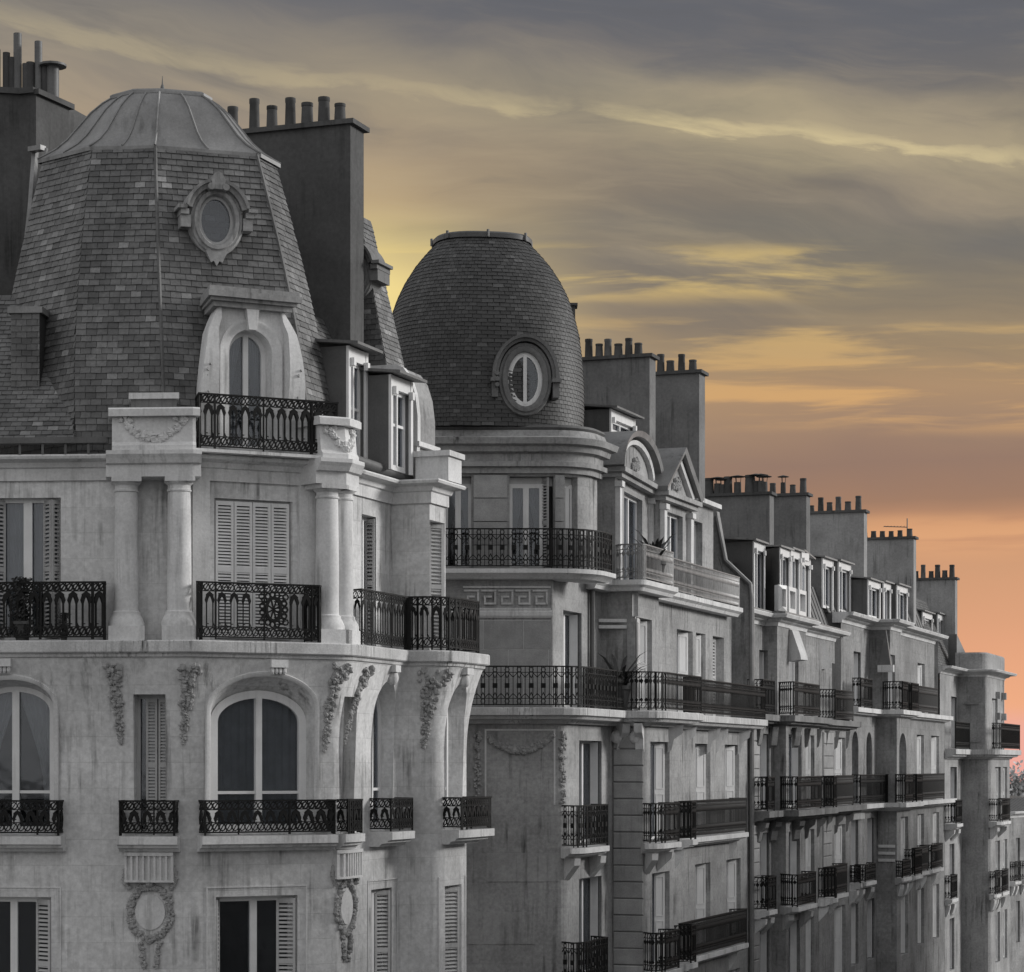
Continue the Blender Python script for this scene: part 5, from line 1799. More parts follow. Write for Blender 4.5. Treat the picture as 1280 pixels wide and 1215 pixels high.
    m.loft([[cen.to_3d() + (p - cen.to_3d()) * 1.0 for p in ring(1.0, .06)], [p + Vector((0, 0, .10)) for p in ring(1.0, .07)], [p + Vector((0, 0, .14)) for p in ring(1.0, .03)],
            [Vector((cen.x, cen.y, ztop + .20)) + (p - Vector((cen.x, cen.y, ztop))) * .5 for p in ring(1.0)], [Vector((cen.x, cen.y, ztop + .22)) + (p - Vector((cen.x, cen.y, ztop))) * .01 for p in ring(1.0)]], True)
    cp = part('zinc_cap', m, 'zinc_dark', b, 30)
    for i in range(0, 48, 6):
        m = MB(); p = ring(1.0, .08)[i]; m.tube([p + Vector((0, 0, 0)), p + Vector((0, 0, .17))], .035, 6); part('cap_clip', m, 'lead', cp)
    # round window of the dome
    Yo = cen.y - R0 * .97
    op = Path([(px2x(560, Yo - .12), Yo - .12), (px2x(720, Yo + .20), Yo + .20)])
    round_window_dome(b, op, op.at(656, 0), py2z(474, Yo), .40, .62, .08)
    # downpipes and small flues behind the dome
    for pxa, pxb, pt in ((697, 703, 361), (704, 719, 382), (710, 722, 425)):
        Yq = 60.0
        m = MB(); q = Path([(px2x(pxa, Yq), Yq), (px2x(pxb, Yq), Yq)])
        m.box(q, 0, q.L, -.4, 0, zb, py2z(pt, Yq))
        if pxb - pxa > 8: m.box(q, -.05, q.L + .06, -.46, .06, py2z(pt, Yq), py2z(pt, Yq) + .06)
        part('flue_stack', m, 'render_dark', b)
    # ---- attic storey along the street: stone dormers with pediments
    bay = Path([low.xy(low.at(806, 0, 0, low.L), 0) + dirv(160) * .75 - dirv(70) * .2, low.xy(low.at(848, 0, 0, low.L), 0) + dirv(160) * .75])
    rec = Path([shp.xy(uQ4, 0) + dirv(160) * .45 - dirv(70) * .5, shp.xy(uQ5, 0) + dirv(160) * .45])
    stone_dormer(b, bay, bay.at(769, 0), bay.at(813, 0), z4 - .1, py2z(602, 59.0), 0, 1.5, 'round')
    stone_dormer(b, rec, rec.at(825, 0), rec.at(862, 0), z4 - .1, py2z(628, 62.5), 0, 1.6, 'gable')
    u0, u1 = rec.at(866, 0), rec.at(888, 0)
    m = MB(); m.wall(rec, u0 - .1, u1 + .3, z4 - .1, py2z(632, 66), [(rect(u0 + .15, rec.at(878, 0), z4 + .05, py2z(650, 65)), -.25)])
    m.poly([rec.pt(u0 - .1, 0, z4), rec.pt(u0 - .1, -2, z4), rec.pt(u0 - .1, -2, py2z(632, 66)), rec.pt(u0 - .1, 0, py2z(632, 66))])
    part('attic_wall', m, 'limestone_dim', b)
    window(b, rec, rect(u0 + .16, rec.at(878, 0) - .01, z4 + .06, py2z(650, 65) - .01), -.24, curtain=None, fw=.06)
    m = MB(); m.box(rec, u0 - .25, u1 + .4, -2, .22, py2z(632, 66), py2z(632, 66) + .12); part('attic_cornice', m, 'limestone_trim', b)
    # slab and railings at attic level along the bay and recess
    s = MB()
    ua = low.at(748, .0, 0, low.L)
    s.sweep(low, ua, uE - .3, [(-1.0, z4), (.0, z4), (.0, z4 - .12), (-.08, z4 - .18), (-.12, z4 - .26), (-1.0, z4 - .28)])
    sl2 = part('balcony_slab', s, 'limestone_trim', b)
    ur = low.at(775, -.05, 0, low.L)
    uq3 = low.at(846, 0, low.at(806, 0, 0, low.L), low.L)
    railing(sl2, rail_path(low, ur, uq3 - .1, -.06, -.7), z4 + .02, .85, 'dense', mat='iron_lit')
    railing(sl2, rail_path(low, uq3 + .62, uE - .5, -.06, -.5), z4 + .02, .85, 'dense', mat='iron_lit')
    # slate mansard behind the stone dormers, flat zinc above, attic dormer
    stp = Path([low.xy(low.at(740, n_up, 0, low.L), n_up), shp.xy(uQ5, 0) + dirv(160) * .5])
    mansard(b, stp, 0, stp.L, -.35, z4, -1.5, py2z(520, 60.5), 'slate_dark')
    dq = Path([stp.xy(1.0, -.55), stp.xy(stp.L, -.55)])
    dormer(b, dq, dq.at(762, 0), dq.at(792, 0), py2z(556, 60.2), py2z(508, 60.2), 0, 1.6, roof='lead', over=.25, cheek='zinc_dark')
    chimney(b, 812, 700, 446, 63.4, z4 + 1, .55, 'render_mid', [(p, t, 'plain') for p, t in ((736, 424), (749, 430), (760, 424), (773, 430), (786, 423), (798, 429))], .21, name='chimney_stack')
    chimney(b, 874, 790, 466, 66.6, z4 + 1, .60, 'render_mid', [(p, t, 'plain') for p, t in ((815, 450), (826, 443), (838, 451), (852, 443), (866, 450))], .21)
    # party-wall coping that slopes down beside the next roof, and the tall drainpipe
    m = MB()
    e = shp.xy(uQ5, 0)
    pw = Path([(e + dirv(160) * 2.2), e + dirv(-20) * .05])
    out = [(0, 8), (pw.L, 8), (pw.L, py2z(722, 66.5)), (pw.L - .75, py2z(690, 66.8)), (pw.L - 1.0, py2z(628, 66.9)), (0, py2z(628, 67))]
    m.prism(pw, out, -.30, 0)
    part('party_wall', m, 'limestone_dim', b)
    m = MB()
    z_ = lambda py: py2z(py, 66.4)
    m.tube([pw.pt(pw.L - .98, .04, z_(632)), pw.pt(pw.L - .74, .05, z_(690)), pw.pt(pw.L - .0, .05, z_(722)), pw.pt(pw.L + .05, .05, z_(740)), pw.pt(pw.L + .05, .05, 1.0)], .075, 8)
    part('drainpipe', m, 'zinc', b, 40)
    return dict(low=low, z3=z3, z4=z4, Q5=Q5, shp=shp, tw=tw)

def round_window_dome(b, P, uc, zc, ru, rz, n):
    m = MB()
    o = oval(uc, zc, ru, rz, 32)
    m.frame(P, o, [(0, n - .6), (0, n + .02), (.05, n + .05), (.12, n + .05), (.15, n + .01), (.20, n + .01), (.22, n - .03), (.22, n - .6)], True)
    f = part('round_window', m, 'render_mid', b, 35)
    m = MB()
    arc = [(uc + (ru + .25) * math.cos(R(a)), zc + .05 + (rz + .22) * math.sin(R(a))) for a in range(-6, 187, 8)]
    m.frame(P, arc, [(-.03, n - .6), (-.03, n + .08), (.03, n + .10), (.04, n + .17), (.11, n + .18), (.11, n - .6)])
    for s in (-1, 1):
        e = uc + s * (ru + .30)
        m.prism(P, rect(e - .10, e + .10, zc - .08, zc), n - .6, n + .20)
        m.prism(P, rect(e - .07, e + .07, zc - .42, zc - .08), n - .6, n + .08)
    part('hood_moulding', m, 'render_mid', f, 30)
    m = MB()
    for k in range(3):
        m.prism(P, oval(uc - (ru + .26), zc + .10 - .13 * k, .05, .05, 10), n, n + .22)
    part('scroll_ornament', m, 'render_mid', f, 30)
    window(b, P, oval(uc, zc, ru - .01, rz - .01, 28), n - .10, mull=True, curtain=None, fw=.09, frame='paint_white', name='oval_window', mw=.08)

def stone_dormer(b, P, u0, u1, z0, z1, n, depth, kind):
    """full-height stone dormer: pilasters, window, entablature and pediment, roof vault or gable running back"""
    m = MB()
    wu0, wu1 = u0 + (u1 - u0) * .24, u1 - (u1 - u0) * .24
    m.wall(P, u0, u1, z0, z1, [(rect(wu0, wu1, z0 + .12, z1 - .22), n - .22)], (lambda u, z: n))
    for u in (u0, u1):
        m.poly([P.pt(u, n, z0), P.pt(u, n - depth, z0), P.pt(u, n - depth, z1), P.pt(u, n, z1)])
    d = part('stone_dormer', m, 'limestone_dim', b)
    for a, c in ((u0 + .02, u0 + .26), (u1 - .26, u1 - .02)):
        m = MB()
        m.box(P, a, c, n - .01, n + .12, z0, z1 - .12)
        m.box(P, a - .04, c + .04, n - .01, n + .18, z1 - .22, z1 - .08)
        part('pilaster', m, 'limestone_trim', d)
    m = MB()
    m.box(P, u0 - .14, u1 + .14, n - depth, n + .20, z1, z1 + .12)
    m.box(P, u0 - .22, u1 + .22, n - depth, n + .30, z1 + .12, z1 + .24)
    part('entablature', m, 'limestone_dim', d)
    zc = z1 + .24
    H = (u1 - u0) / 2 + .26
    uc = (u0 + u1) / 2
    if kind == 'round':
        o = [(uc + H * math.cos(math.pi * k / 16), zc + 1.0 * math.sin(math.pi * k / 16)) for k in range(17)]
    else:
        o = [(uc + H, zc), (uc, zc + 1.15), (uc - H, zc)]
    m = MB()
    m.frame(P, o, [(-.02, n - depth - .5), (-.02, n + .28), (.12, n + .32), (.12, n - depth - .5)])
    part('pediment_roof', m, 'zinc', d, 40)
    m = MB()
    inner = [(uc + (u - uc) * .98, zc + (z - zc) * .97) for u, z in o]
    m.prism(P, inner, n - .3, n + .02)
    part('tympanum', m, 'limestone_dim', d)
    m = MB()
    in2 = [(uc + (u - uc) * .80, zc + .06 + (z - zc) * .78) for u, z in o]
    m.frame(P, in2, [(-.05, n + .01), (-.05, n + .14), (.06, n + .16), (.06, n + .01)])
    part('pediment_moulding', m, 'limestone_trim', d, 35)
    rr = random.Random(9)
    m = MB()
    for k in range(40):
        a = rr.uniform(0, math.pi)
        r_ = rr.random() * .30
        m.leafy(P, uc + r_ * 1.3 * math.cos(a), n + .06, zc + .20 + r_ * math.sin(a), .06, rr)
    part('carved_shell', m, 'carving', d)
    window(b, P, rect(wu0 + .01, wu1 - .01, z0 + .14, z1 - .23), n - .20, curtain='full', fw=.06, mw=.10, name='dormer_window')

def seal(b, P, us, z1, depth=6.5):
    """party walls closing a building's sides, and a floor plate behind each facade"""
    for u in us:
        m = MB(); m.box(Path([P.xy(u - .02, 0), P.xy(u - .02, -depth)]), .3, depth, -.06, .06, 0, z1)
        part('party_wall', m, 'render_mid', b)
# ================================================================== the terrace beyond: three buildings stepping down the street
def tall_dormers(b, P, cols, z0, pyt, n, depth, cheek='zinc_dark', roof='zinc', lower=None):
    for px0, px1 in cols:
        u0, u1 = P.at(px0, n), P.at(px1, n)
        zt = P.z(pyt(px0), u0, n)
        dormer(b, P, u0, u1, z0, zt, n, depth, roof=roof, over=.16, cheek=cheek, bar=False, h=.08)
def zinc_dormer_building(Q5):
    b = thing('zinc_dormer_apartment_building', 'soot-stained apartment building with joined tall white dormers and a brick stack of hooded flues', 'building', (9, 73, 0))
    D0 = Q5 + dirv(-20) * .10 + dirv(70) * .012
    Da = run_to(D0, 70, 966); Db = Da + dirv(-20) * .40
    Dc = run_to(Db, 70, 1024); Dd = Dc + dirv(160) * .40
    D1 = run_to(Dd, 70, 1062)
    P = Path([D0, Da, Db, Dc, Dd, D1, D1 + dirv(160) * 6])
    L = P.u[5]
    zc = py2z(776, 69.0)
    z3 = py2z(893, 69.5); z2 = py2z(1013, 70.5); z1 = z2 - 2.85
    lo, hi = 0, L
    cols3 = [(950, 962, 'leaf'), (986, 1002, 'curtain'), (1007, 1018, 'leaf'), (1043, 1057, 'leaf')]
    facade_rows(b, P, [
        dict(z0=z1 - 2.85, zw=0, z1=z1, wins=[(950, 962, 'leaf'), (986, 1000, 'leaf'), (1007, 1018, 'leaf'), (1043, 1057, 'leaf')], hi=hi),
        dict(z0=z1, z1=z2, wins=[(950, 962, 'leaf'), (986, 1000, 'curtain'), (1007, 1018, 'leaf'), (1043, 1057, 'leaf')], bal=[(952, 972, 'dense'), (990, 1022, 'dense'), (1046, 1061, 'dense')], wh=2.2, hi=hi),
        dict(z0=z2, z1=z3 - .2, wins=cols3, bal=[], wh=2.25, hi=hi),
        dict(z0=z3, z1=zc, n=-.35, wins=[(949, 960, 'leaf'), (986, 998, 'leaf'), (1040, 1050, 'leaf')], wh=1.95, hi=hi),
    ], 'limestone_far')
    # long balconies
    for z, n, pieces in ((z2, .5, ((952, 968), (990, 1026), (1042, 1066))), (z3, .35, ((952, 968), (988, 1024), (1044, 1066)))):
        s = MB(); s.sweep(P, .02, L - .02, ledge_profile(-.4, n, z, .34))
        k = part('balcony_slab', s, 'limestone_sooty', b)
        for a, c in pieces:
            u0, u1 = P.at(a, n - .05, 0, L), min(L - .05, P.at(c, n - .05, 0, L))
            railing(k, rail_path(P, u0, u1, n - .05, n - .5), z + .02, .98, 'dense')
        for i in range(9):
            u = .5 + (L - 1) * i / 8
            c = MB(); cp = Path([P.xy(u - .1, -.02), P.xy(u - .1, n - .1)])
            c.prism(cp, [(0, z - .34), (0, z - .95), (.10, z - .88), (.16, z - .6), (n - .18, z - .48), (n - .14, z - .34)], -.22, 0)
            part('console', c, 'limestone_sooty', k)
    quoins(b, P, .02, P.at(948, 0), .015, 1.0, z2 - .4, .40)
    quoins(b, P, .02, P.at(948, 0), .015, z2 + .02, z3 - .4, .40)
    quoins(b, P, P.at(1028, 0), P.at(1040, 0), .015, z2 + .02, z3 - .4, .40)
    quoins(b, P, P.at(1028, 0), P.at(1038, 0), .015, z1 + .02, z2 - .4, .40)
    cornice(b, P, 0, L, -.35, zc, .34, .40)
    # sloping stone buttress brackets under the cornice
    for px in (992, 1034):
        u = P.at(px, -.2)
        c = MB(); cp = Path([P.xy(u, -.37), P.xy(u, .1)])
        c.prism(cp, [(0, zc), (0, zc - 1.0), (.42, zc - .95), (.40, zc - .82), (.12, zc - .05)], -.5, 0)
        part('console', c, 'limestone_trim', b)
    zr = zc + .34
    mansard(b, P, 0, L, -.55, zr, -1.0, zr + 1.5, 'zinc_dark', True)
    tall_dormers(b, P, [(941, 955)], zr, lambda p: 676, -.30, 1.2)
    tall_dormers(b, P, [(974, 986), (987, 998), (1000, 1011)], zr, lambda p: 684 + (p - 974) * .18, -.30, 1.2)
    # little window-box frames under the joined dormers
    for px0, px1 in ((976, 986), (989, 998), (1002, 1011)):
        u0, u1 = P.at(px0, -.05), P.at(px1, -.05)
        m = MB(); m.frame(P, rect(u0, u1, zr + .12, zr + .85), [(-.10, -.28), (-.10, -.12), (.02, -.12), (.02, -.28)], True)
        part('guard_frame', m, 'paint_white', b)
    m = MB(); m.box(P, 0, L, -.5, -.02, zr, zr + .07); part('gutter', m, 'zinc', b)
    hood = [(886, 598, 'plain'), (897, 596, 'hood'), (903, 598, 'hood'), (910, 596, 'plain'), (922, 594, 'hood'), (937, 594, 'plain'), (945, 592, 'hood'), (951, 592, 'hood'), (955, 594, 'hood')]
    chimney(b, 962, 872, 618, 75.5, zr, .55, 'render_mid', hood, .30, name='brick_chimney_stack')
    chimney(b, 1008, 940, 619, 81.4, zr, .55, 'render_mid', [(966, 604, 'plain'), (979, 594, 'hood'), (991, 606, 'plain'), (1004, 598, 'plain')], .22)
    seal(b, P, (.3, L - .3), zr)
    return dict(P=P, L=L, D1=D1)

def bowed_building(D1):
    b = thing('bowed_apartment_building', 'pale apartment building with projecting flat bay and round-headed upper windows', 'building', (13, 86, 0))
    E0 = D1 + dirv(70) * .012
    E1 = run_to(E0, 70, 1096)
    E2 = run_to(E1, -18, 1121)
    E3 = run_to(E2, 70, 1138)
    E4 = E3 + dirv(160) * .35
    E5 = run_to(E4, 70, 1181)
    P = Path([E0, E1, E2, E3, E4, E5, E5 + dirv(160) * 6])
    L = P.u[5]
    zc = py2z(786, 85.3)
    z3 = py2z(888, 86.3); z2 = py2z(1003, 86.3); z1 = py2z(1096, 86.3)
    facade_rows(b, P, [
        dict(z0=z1 - 2.9, zw=0, z1=z1, wins=[(1064, 1073, 'leaf'), (1084, 1093, 'leaf'), (1126, 1135, 'leaf'), (1147, 1155, 'leaf'), (1166, 1174, 'leaf')], wh=2.2, hi=L),
        dict(z0=z1, z1=z2, wins=[(1064, 1073, 'leaf'), (1084, 1093, 'leaf'), (1126, 1135, 'leaf'), (1147, 1155, 'leaf'), (1166, 1174, 'leaf')], bal=[(1063, 1078, 'dense', .4, .6), (1083, 1096, 'dense', .4, .6), (1127, 1140, 'dense', .3, .6), (1145, 1162, 'dense', .4), (1166, 1180, 'dense', .4)], wh=2.15, hi=L),
        dict(z0=z2, z1=z3 - .2, wins=[(1065, 1073, 'arch'), (1083, 1090, 'arch'), (1124, 1133, 'arch'), (1146, 1155, 'leaf'), (1164, 1174, 'leaf')], wh=2.5, hi=L),
        dict(z0=z3, z1=zc, n=-.3, wins=[(1067, 1076, 'leaf'), (1110, 1119, 'leaf'), (1147, 1156, 'leaf')], wh=2.0, hi=L),
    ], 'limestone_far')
    for z, n, pieces in ((z2, .42, ((1072, 1109), (1128, 1141), (1146, 1180))), (z3, .30, ((1076, 1090), (1112, 1135), (1140, 1172)))):
        s = MB(); s.sweep(P, .02, L - .02, ledge_profile(-.35, n, z, .30))
        k = part('balcony_slab', s, 'limestone_trim', b)
        for a, c in pieces:
            u0, u1 = P.at(a, n - .05, 0, L + 1), min(L - .05, P.at(c, n - .05, 0, L + 1))
            if u1 > u0 + .3: railing(k, rail_path(P, u0, u1, n - .05, n - .35), z + .02, 1.0, 'dense')
    # dentils below the first balcony and panel mouldings on the flat of the bay
    fl = Path([E1, E2])
    for z in (z2 - 1.6, z2 - 1.85, z2 - 2.1):
        m = MB(); m.box(fl, .06, fl.L - .06, 0, .05, z, z + .10); part('string_moulding', m, 'limestone_trim', b)
    for k in range(12):
        m = MB(); u = .1 + k * .16; m.box(P, u, u + .09, .0, .12, z2 - .52, z2 - .31); part('dentil', m, 'limestone_trim', b)
    cornice(b, P, 0, L, -.3, zc, .36, .45)
    # canopied dark recess with stone shelf
    m = MB(); m.box(fl, .05, fl.L - .1, -.1, .16, z3 + 1.35, z3 + 1.6); part('stone_shelf', m, 'limestone_trim', b)
    m = MB(); m.hexa([fl.pt(.1, .14, z3 + 1.6), fl.pt(fl.L - .2, .14, z3 + 1.6), fl.pt(fl.L - .2, -.2, z3 + 1.6), fl.pt(.1, -.2, z3 + 1.6), fl.pt(.3, -.05, zc - .02), fl.pt(fl.L - .4, -.05, zc - .02), fl.pt(fl.L - .4, -.2, zc - .02), fl.pt(.3, -.2, zc - .02)])
    part('lead_canopy', m, 'lead', b)
    zr = zc + .36
    stp = Path([E0, E5])
    mansard(b, stp, 0, stp.L, -.75, zr, -1.2, zr + 1.2, 'zinc_dark', True)
    tall_dormers(b, stp, [(1027, 1040), (1047, 1062)], zr + .1, lambda p: 697 + (p - 1027) * .2, -.75, .9, cheek='render_mid')
    tall_dormers(b, stp, [(1084, 1099), (1103, 1112), (1120, 1133)], zr, lambda p: 724 + (p - 1084) * .18, -.15, 1.0)
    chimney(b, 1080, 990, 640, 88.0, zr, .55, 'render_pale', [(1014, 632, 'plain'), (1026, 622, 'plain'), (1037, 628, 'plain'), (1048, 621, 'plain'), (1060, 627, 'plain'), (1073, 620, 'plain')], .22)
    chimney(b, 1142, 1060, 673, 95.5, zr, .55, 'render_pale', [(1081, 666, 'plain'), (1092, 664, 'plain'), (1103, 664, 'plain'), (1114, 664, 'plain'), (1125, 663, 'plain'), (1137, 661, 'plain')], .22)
    seal(b, P, (.3, L - .3), zr)
    return dict(P=P, E5=E5)

def turret_building(E5):
    b = thing('turreted_apartment_building', 'last apartment building before the open sky, with dark flat-topped corner turret', 'building', (18, 100, 0))
    G0 = E5 + dirv(70) * .012
    G1 = run_to(G0, 70, 1203)
    G2 = run_to(G1, -18, 1238)
    G3 = run_to(G2, 70, 1262)
    P = Path(rounded([G0, G1, G2, G3, G3 + dirv(160) * 8], {2: .4}, 4))
    L = P.u[-2]
    Yg = 101.0
    zc = py2z(846, Yg); z3 = py2z(937, Yg); z2 = py2z(1027, Yg); z1 = z2 - 3.05
    facade_rows(b, P, [
        dict(z0=z1 - 3.05, zw=0, z1=z1, wins=[(1187, 1193, 'leaf'), (1244, 1250, 'leaf'), (1254, 1259, 'leaf')], wh=2.2, hi=L),
        dict(z0=z1, z1=z2, wins=[(1187, 1193, 'leaf'), (1244, 1250, 'leaf'), (1254, 1259, 'leaf')], bal=[(1187, 1198, 'dense', .3), (1243, 1252, 'dense', .3), (1254, 1262, 'dense', .3)], wh=2.2, hi=L),
        dict(z0=z2, z1=z3 - .2, wins=[(1188, 1196, 'leaf'), (1244, 1251, 'leaf'), (1254, 1259, 'leaf')], bal=[(1186, 1204, 'dense', .5), (1246, 1264, 'dense', .5)], wh=2.3, hi=L),
        dict(z0=z3, z1=zc, n=-.2, wins=[(1189, 1196, 'leaf'), (1240, 1247, 'leaf')], wh=2.2, hi=L),
    ], 'limestone_dim')
    s = MB(); s.sweep(P, .02, L - .02, ledge_profile(-.3, .45, z3, .40))
    k = part('balcony_slab', s, 'limestone_stained', b)
    railing(k, rail_path(P, .2, P.at(1212, .4, 0, L), .40), z3 + .02, 1.1, 'dense')
    railing(k, rail_path(P, P.at(1240, .4, 0, L), L - .1, .40), z3 + .02, 1.1, 'dense')
    cornice(b, P, 0, L, -.2, zc, .30, .50)
    # turret parapet
    fr = Path([G1, G2])
    tp = Path(rounded([G1 + dirv(160) * .3, G2 + dirv(160) * .15, G2 + dirv(160) * .15 + dirv(70) * 5, G1 + dirv(70) * 5], {1: .5}, 5))
    m = MB(); m.sweep(tp, 0, tp.L, [(-.4, zc + .30), (0, zc + .30), (0, zc + .95), (-.05, zc + 1.02), (-.4, zc + 1.02)])
    m.poly([tp.pt(u, -.2, zc + .9) for u in tp.u])
    part('turret_parapet', m, 'limestone_dim', b)
    for z in (z3 + 1.9, z3 + .3):
        m = MB(); m.box(fr, 0.05, fr.L - .5, -.22, -.14, z, z + .08)
        part('string_moulding', m, 'limestone_dim', b)
    for k_, px in enumerate((1245, 1252)):
        for zz in (z3 + 1.3, z3 + 2.2):
            u = P.at(px, -.2, 0, L)
            m = MB(); m.box(P, u - .12, u + .12, -.22, -.02, zz, zz + .3); part('corbel', m, 'limestone_dim', b)
    stp = Path([G0 + dirv(160) * .3, G1 + dirv(160) * .3 + dirv(70) * 1.0])
    mansard(b, stp, 0, stp.L, -.2, zc + .3, -1.4, zc + 3.2, 'slate_dark')
    tall_dormers(b, stp, [(1152, 1164), (1171, 1183)], zc + .6, lambda p: 764 + (p - 1152) * .15, -.9, .8)
    chimney(b, 1194, 1120, 724, 103.0, zc, .55, 'render_pale', [(1145, 714, 'plain'), (1154, 706, 'plain'), (1164, 714, 'plain'), (1172, 706, 'plain'), (1181, 713, 'plain'), (1190, 706, 'plain')], .22)
    m = MB()
    q = Path([(px2x(1196, 101), 101), (px2x(1214, 101.5), 101.5)])
    m.prism(q, [(0, zc + .5), (q.L, zc + .5), (.2, zc + 1.5), (0, zc + 1.8)], -.5, 0)
    part('sloping_upstand', m, 'zinc', b)
    seal(b, P, (.3, L - .3), zc)
    return dict(P=P, G3=G3)

def far_block(G3):
    b = thing('far_apartment_block', 'low pale apartment block at the far end of the street below the pink sky', 'building', (26, 122, 0))
    H0 = Vector((px2x(1262, 117), 117)); H1 = run_to(H0, 60, 1330)
    P = Path([H0, H1])
    zt = py2z(1022, 118)
    facade_rows(b, P, [
        dict(z0=zt - 6.2, zw=0, z1=zt - 3.1, wins=[(1270, 1275, 'leaf'), (1283, 1288, 'leaf')], wh=2.1),
        dict(z0=zt - 3.1, z1=zt, wins=[(1270, 1275, 'leaf'), (1283, 1288, 'leaf')], bal=[(1269, 1277, 'dense', .3), (1282, 1290, 'dense', .3)], wh=2.1),
    ], 'limestone_far')
    cornice(b, P, 0, P.L, 0, zt, .3, .3)
    mansard(b, P, 0, P.L, -.1, zt + .3, -1.5, zt + .9, 'zinc_dark', True, 8)
    m = MB(); m.box(P, 1.0, 2.0, -4, -3, zt + .4, zt + 2.0)
    part('chimney_stack', m, 'render_mid', b)
    # backing
    m = MB(); m.poly([P.pt(0, 0, 0), P.pt(0, -8, 0), P.pt(0, -8, zt + .3), P.pt(0, 0, zt + .3)]); part('side_wall', m, 'limestone_far', b)

def tree(loc, h, rad, label, seed):
    rnd = random.Random(seed)
    t = thing('street_tree', label, 'tree', loc, 'pale trees past the end of the street')
    m = MB()
    x, y, z = loc
    tips = []
    m.tube([(x, y, z - .2), (x + .1, y, z + h * .3), (x, y + .1, z + h * .55)], .28, 8, .14)
    for k in range(9):
        a = rnd.uniform(0, 6.28); rr = rad * rnd.uniform(.4, .85); zz = z + h * rnd.uniform(.5, .92)
        p = (x + rr * math.cos(a), y + rr * math.sin(a), zz)
        m.tube([(x, y, z + h * rnd.uniform(.3, .5)), ((x + p[0]) / 2, (y + p[1]) / 2, zz - h * .08), p], .08, 5, .02)
        tips.append(p)
    part('trunk', m, 'bark', t)
    c = MB()
    for k in range(5000):
        tp = rnd.choice(tips + [(x, y, z + h * .8)])
        g = lambda: rnd.gauss(0, rad * .26)
        p = Vector((tp[0] + g(), tp[1] + g(), tp[2] + g() * .8))
        a = Vector((rnd.uniform(-1, 1), rnd.uniform(-1, 1), rnd.uniform(-1, 1))).normalized()
        d = a.orthogonal().normalized(); e = a.cross(d)
        s = rnd.uniform(.10, .24)
        c.poly([p - d * s, p - e * s * .5, p + d * s, p + e * s * .5])
    part('crown', c, 'foliage_pale', t)

def potted(name, label, cat, P, u, n, z, kind, s=1.0, seed=0):
    rnd = random.Random(seed)
    q = P.pt(u, n, z)
    t = thing(name, label, cat, q)
    m = MB()
    m.lathe((q.x, q.y), [(.085 * s, z), (.12 * s, z + .22 * s), (.135 * s, z + .22 * s), (.135 * s, z + .26 * s), (.11 * s, z + .26 * s), (.10 * s, z + .22 * s)], 14)
    part('pot', m, 'pot_clay', t, 40)
    m = MB()
    top = Vector((q.x, q.y, z + .22 * s))
    if kind == 'shrub':
        for k in range(900):
            hh = rnd.uniform(.0, .62)
            p = top + Vector((rnd.gauss(0, .07), rnd.gauss(0, .06), hh)) * s
            a = Vector((rnd.uniform(-1, 1), rnd.uniform(-1, 1), rnd.uniform(-.4, 1))).normalized()
            d = a.orthogonal().normalized() * .03 * s; e = a.cross(d) * .5
            m.poly([p - d, p - e, p + d, p + e])
        m.tube([top, top + Vector((0, 0, .45 * s))], .015, 5)
    else:      # spiky fan of long blades
        for k in range(26):
            a = rnd.uniform(0, 6.28); l = rnd.uniform(.45, .8) * s; up = rnd.uniform(.35, 1.1)
            d = Vector((math.cos(a), math.sin(a), 0))
            sd_ = Vector((-d.y, d.x, 0)) * .018 * s
            pts = [top + d * l * .45 * tt + Vector((0, 0, l * up * (tt - .45 * tt * tt))) for tt in (0, .35, .7, 1.0)]
            for i in range(3):
                w0, w1 = (1, 1.3, 1.0, .05)[i], (1, 1.3, 1.0, .05)[i + 1]
                m.poly([pts[i] - sd_ * w0, pts[i] + sd_ * w0, pts[i + 1] + sd_ * w1, pts[i + 1] - sd_ * w1])
    part('leaves', m, 'leaf', t)
    return t

def antenna(px, py, Y, label, px0, arm_px):
    z0, z1 = py2z(py + 26, Y), py2z(py, Y)
    x = px2x(px, Y)
    t = thing('tv_antenna', label, 'antenna', (x, Y, z0))
    m = MB(); m.tube([(x, Y, z0), (x, Y, z1)], .022, 6)
    part('mast', m, 'lead', t)
    m = MB()
    zb = py2z(py + 11, Y)
    x0 = px2x(arm_px, Y)
    m.tube([(x0, Y, zb + .03), (x, Y, zb)], .018, 5)
    for k in range(7):
        xx = x0 + (x - x0) * k / 7
        m.tube([(xx, Y - .22, zb + .03), (xx, Y + .22, zb + .03)], .008, 4)
    part('boom', m, 'lead', t)

def ground():
    m = MB(); s = 1500
    m.poly([(-s, -s, 0), (s, -s, 0), (s, s, 0), (-s, s, 0)])
    structure('ground', m, 'paving')
    d = dirv(70)
    o = Vector((-18.2, 0))
    P = Path([o - d * 40, o + d * 190])
    m = MB(); m.box(P, 0, P.L, -.3, 3.4, 0.0, .13); structure('pavement_near', m, 'paving')
    m = MB(); m.poly([P.pt(0, 3.6, .004), P.pt(P.L, 3.6, .004), P.pt(P.L, 13.4, .004), P.pt(0, 13.4, .004)]); structure('road', m, 'asphalt')
    m = MB()
    m.box(P, 0, P.L, 3.4, 3.6, 0, .135); structure('kerb', m, 'paving')
    m = MB(); m.box(P, 0, P.L, 13.4, 13.6, 0, .135); structure('kerb', m, 'paving')
    m = MB()
    u = 2.0
    while u < P.L - 4:
        m.poly([P.pt(u, 8.44, .008), P.pt(u + 3, 8.44, .008), P.pt(u + 3, 8.56, .008), P.pt(u, 8.56, .008)]); u += 8
    structure('road_marking', m, 'road_paint')

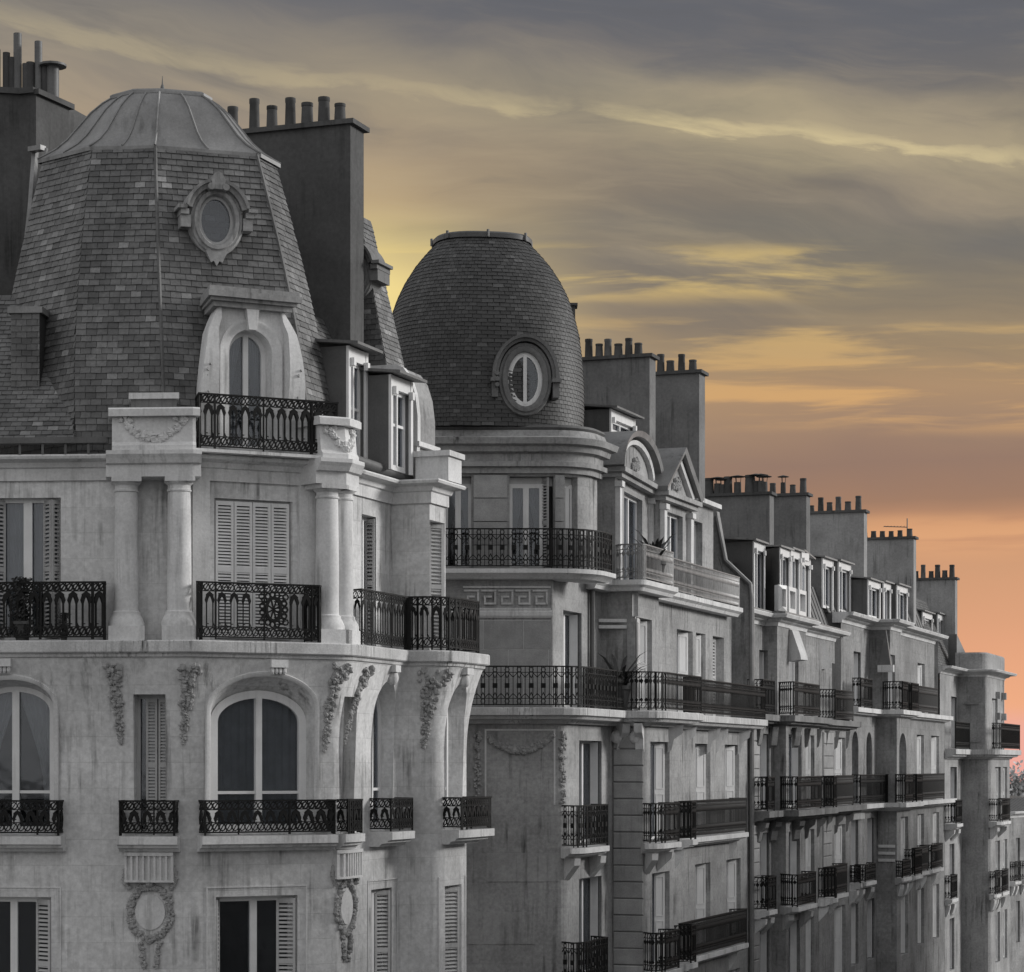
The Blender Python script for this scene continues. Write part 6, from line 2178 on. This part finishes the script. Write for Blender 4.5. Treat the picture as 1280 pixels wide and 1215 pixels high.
def across_the_street():
    """the row on the other side, where the viewer stands: it shades the lower floors and shows in the window glass"""
    d = dirv(70)
    start = Vector((-3.1, 41.5)) - d * 41.5 + Vector((d.y, -d.x)) * 19.4
    for i, (a, l, h, mat) in enumerate(((14, 17, 18.4, 'limestone_far'), (31.02, 24, 19.6, 'limestone_dim'), (55.04, 26, 18.4, 'limestone_far'), (81.06, 30, 19.0, 'limestone_dim'))):
        b = thing('facing_apartment_building', ['cream apartment building facing the pavilion across the street', 'grey apartment building facing the domed corner across the street', 'cream apartment building facing the white dormers across the street', 'grey apartment building facing the turret across the street'][i], 'building', (start + d * (a + l / 2)).to_3d(), 'apartment buildings on the facing side of the street')
        P = Path([start + d * (a + l), start + d * a])
        H = []
        fl = 3.1
        k = int(l / 3.2)
        zz = .9
        while zz + 2.2 < h - .5:
            for q in range(k):
                u = 1.0 + (l - 2) * (q + .5) / k
                H.append((rect(u - .6, u + .6, zz, zz + 2.1), -.25))
            zz += fl
        m = MB(); m.wall(P, 0, l, 0, h, H); part('wall', m, mat, b)
        f = MB(); f.box(P, .1, l - .1, -.5, -.30, .5, h - .3); part('dark_interior', f, 'room', b)
        for o, nb in H:
            g = MB(); g.prism(P, o, -.24, -.22); part('pane', g, 'glass', b)
        cornice(b, P, 0, l, 0, h, .4, .5)
        for e in (0, l):
            m = MB(); m.box(Path([P.xy(e, 0), P.xy(e, -9)]), 0, 9, -.05, .05, 0, h + .3); part('side_wall', m, 'render_mid', b)
        mansard(b, P, 0, l, -.2, h + .4, -1.0, h + 1.6, 'zinc_dark', True, 7)
ground()
A = build_near()
B = build_domed()
D = zinc_dormer_building(B['Q5'])
E = bowed_building(D['D1'])
G = turret_building(E['E5'])
far_block(G['G3'])
tree((px2x(1266, 140), 140, 0), 15.2, 2.8, 'tallest pale leafy tree, rising just past the turreted building above the low far block', 20)
tree((px2x(1283, 146), 146, 0), 14.0, 3.0, 'lower pale tree behind the low far block, beside the taller tree', 21)
upA = A['up']
potted('potted_shrub', 'tall dark shrub in a pot behind the iron balcony rail, under the curtained upper window', 'plant', upA, upA.at(28, .45, 0, 9), .45, A['zS'], 'shrub', 1.25, 3)
potted('potted_plant', 'small dark pot plant standing between tall shrub and stone columns', 'plant', upA, upA.at(80, .5, 0, 9), .50, A['zS'], 'shrub', .55, 4)
lowB = B['low']
potted('balcony_agave', 'spiky plant in a pot at the corner of the long iron balcony', 'plant', lowB, lowB.at(774, .30, 0, lowB.L), .30, B['z3'], 'spiky', 2.3, 5)
potted('balcony_palm', 'feathery palm in a pot behind the attic railing between two stone dormers', 'plant', lowB, lowB.at(818, -.28, 0, lowB.L), -.28, B['z4'], 'spiky', 2.2, 6)
antenna(1134, 648, 95.8, 'thin rooftop television antenna with long boom above low flue pots', 1134, 1105)
across_the_street()
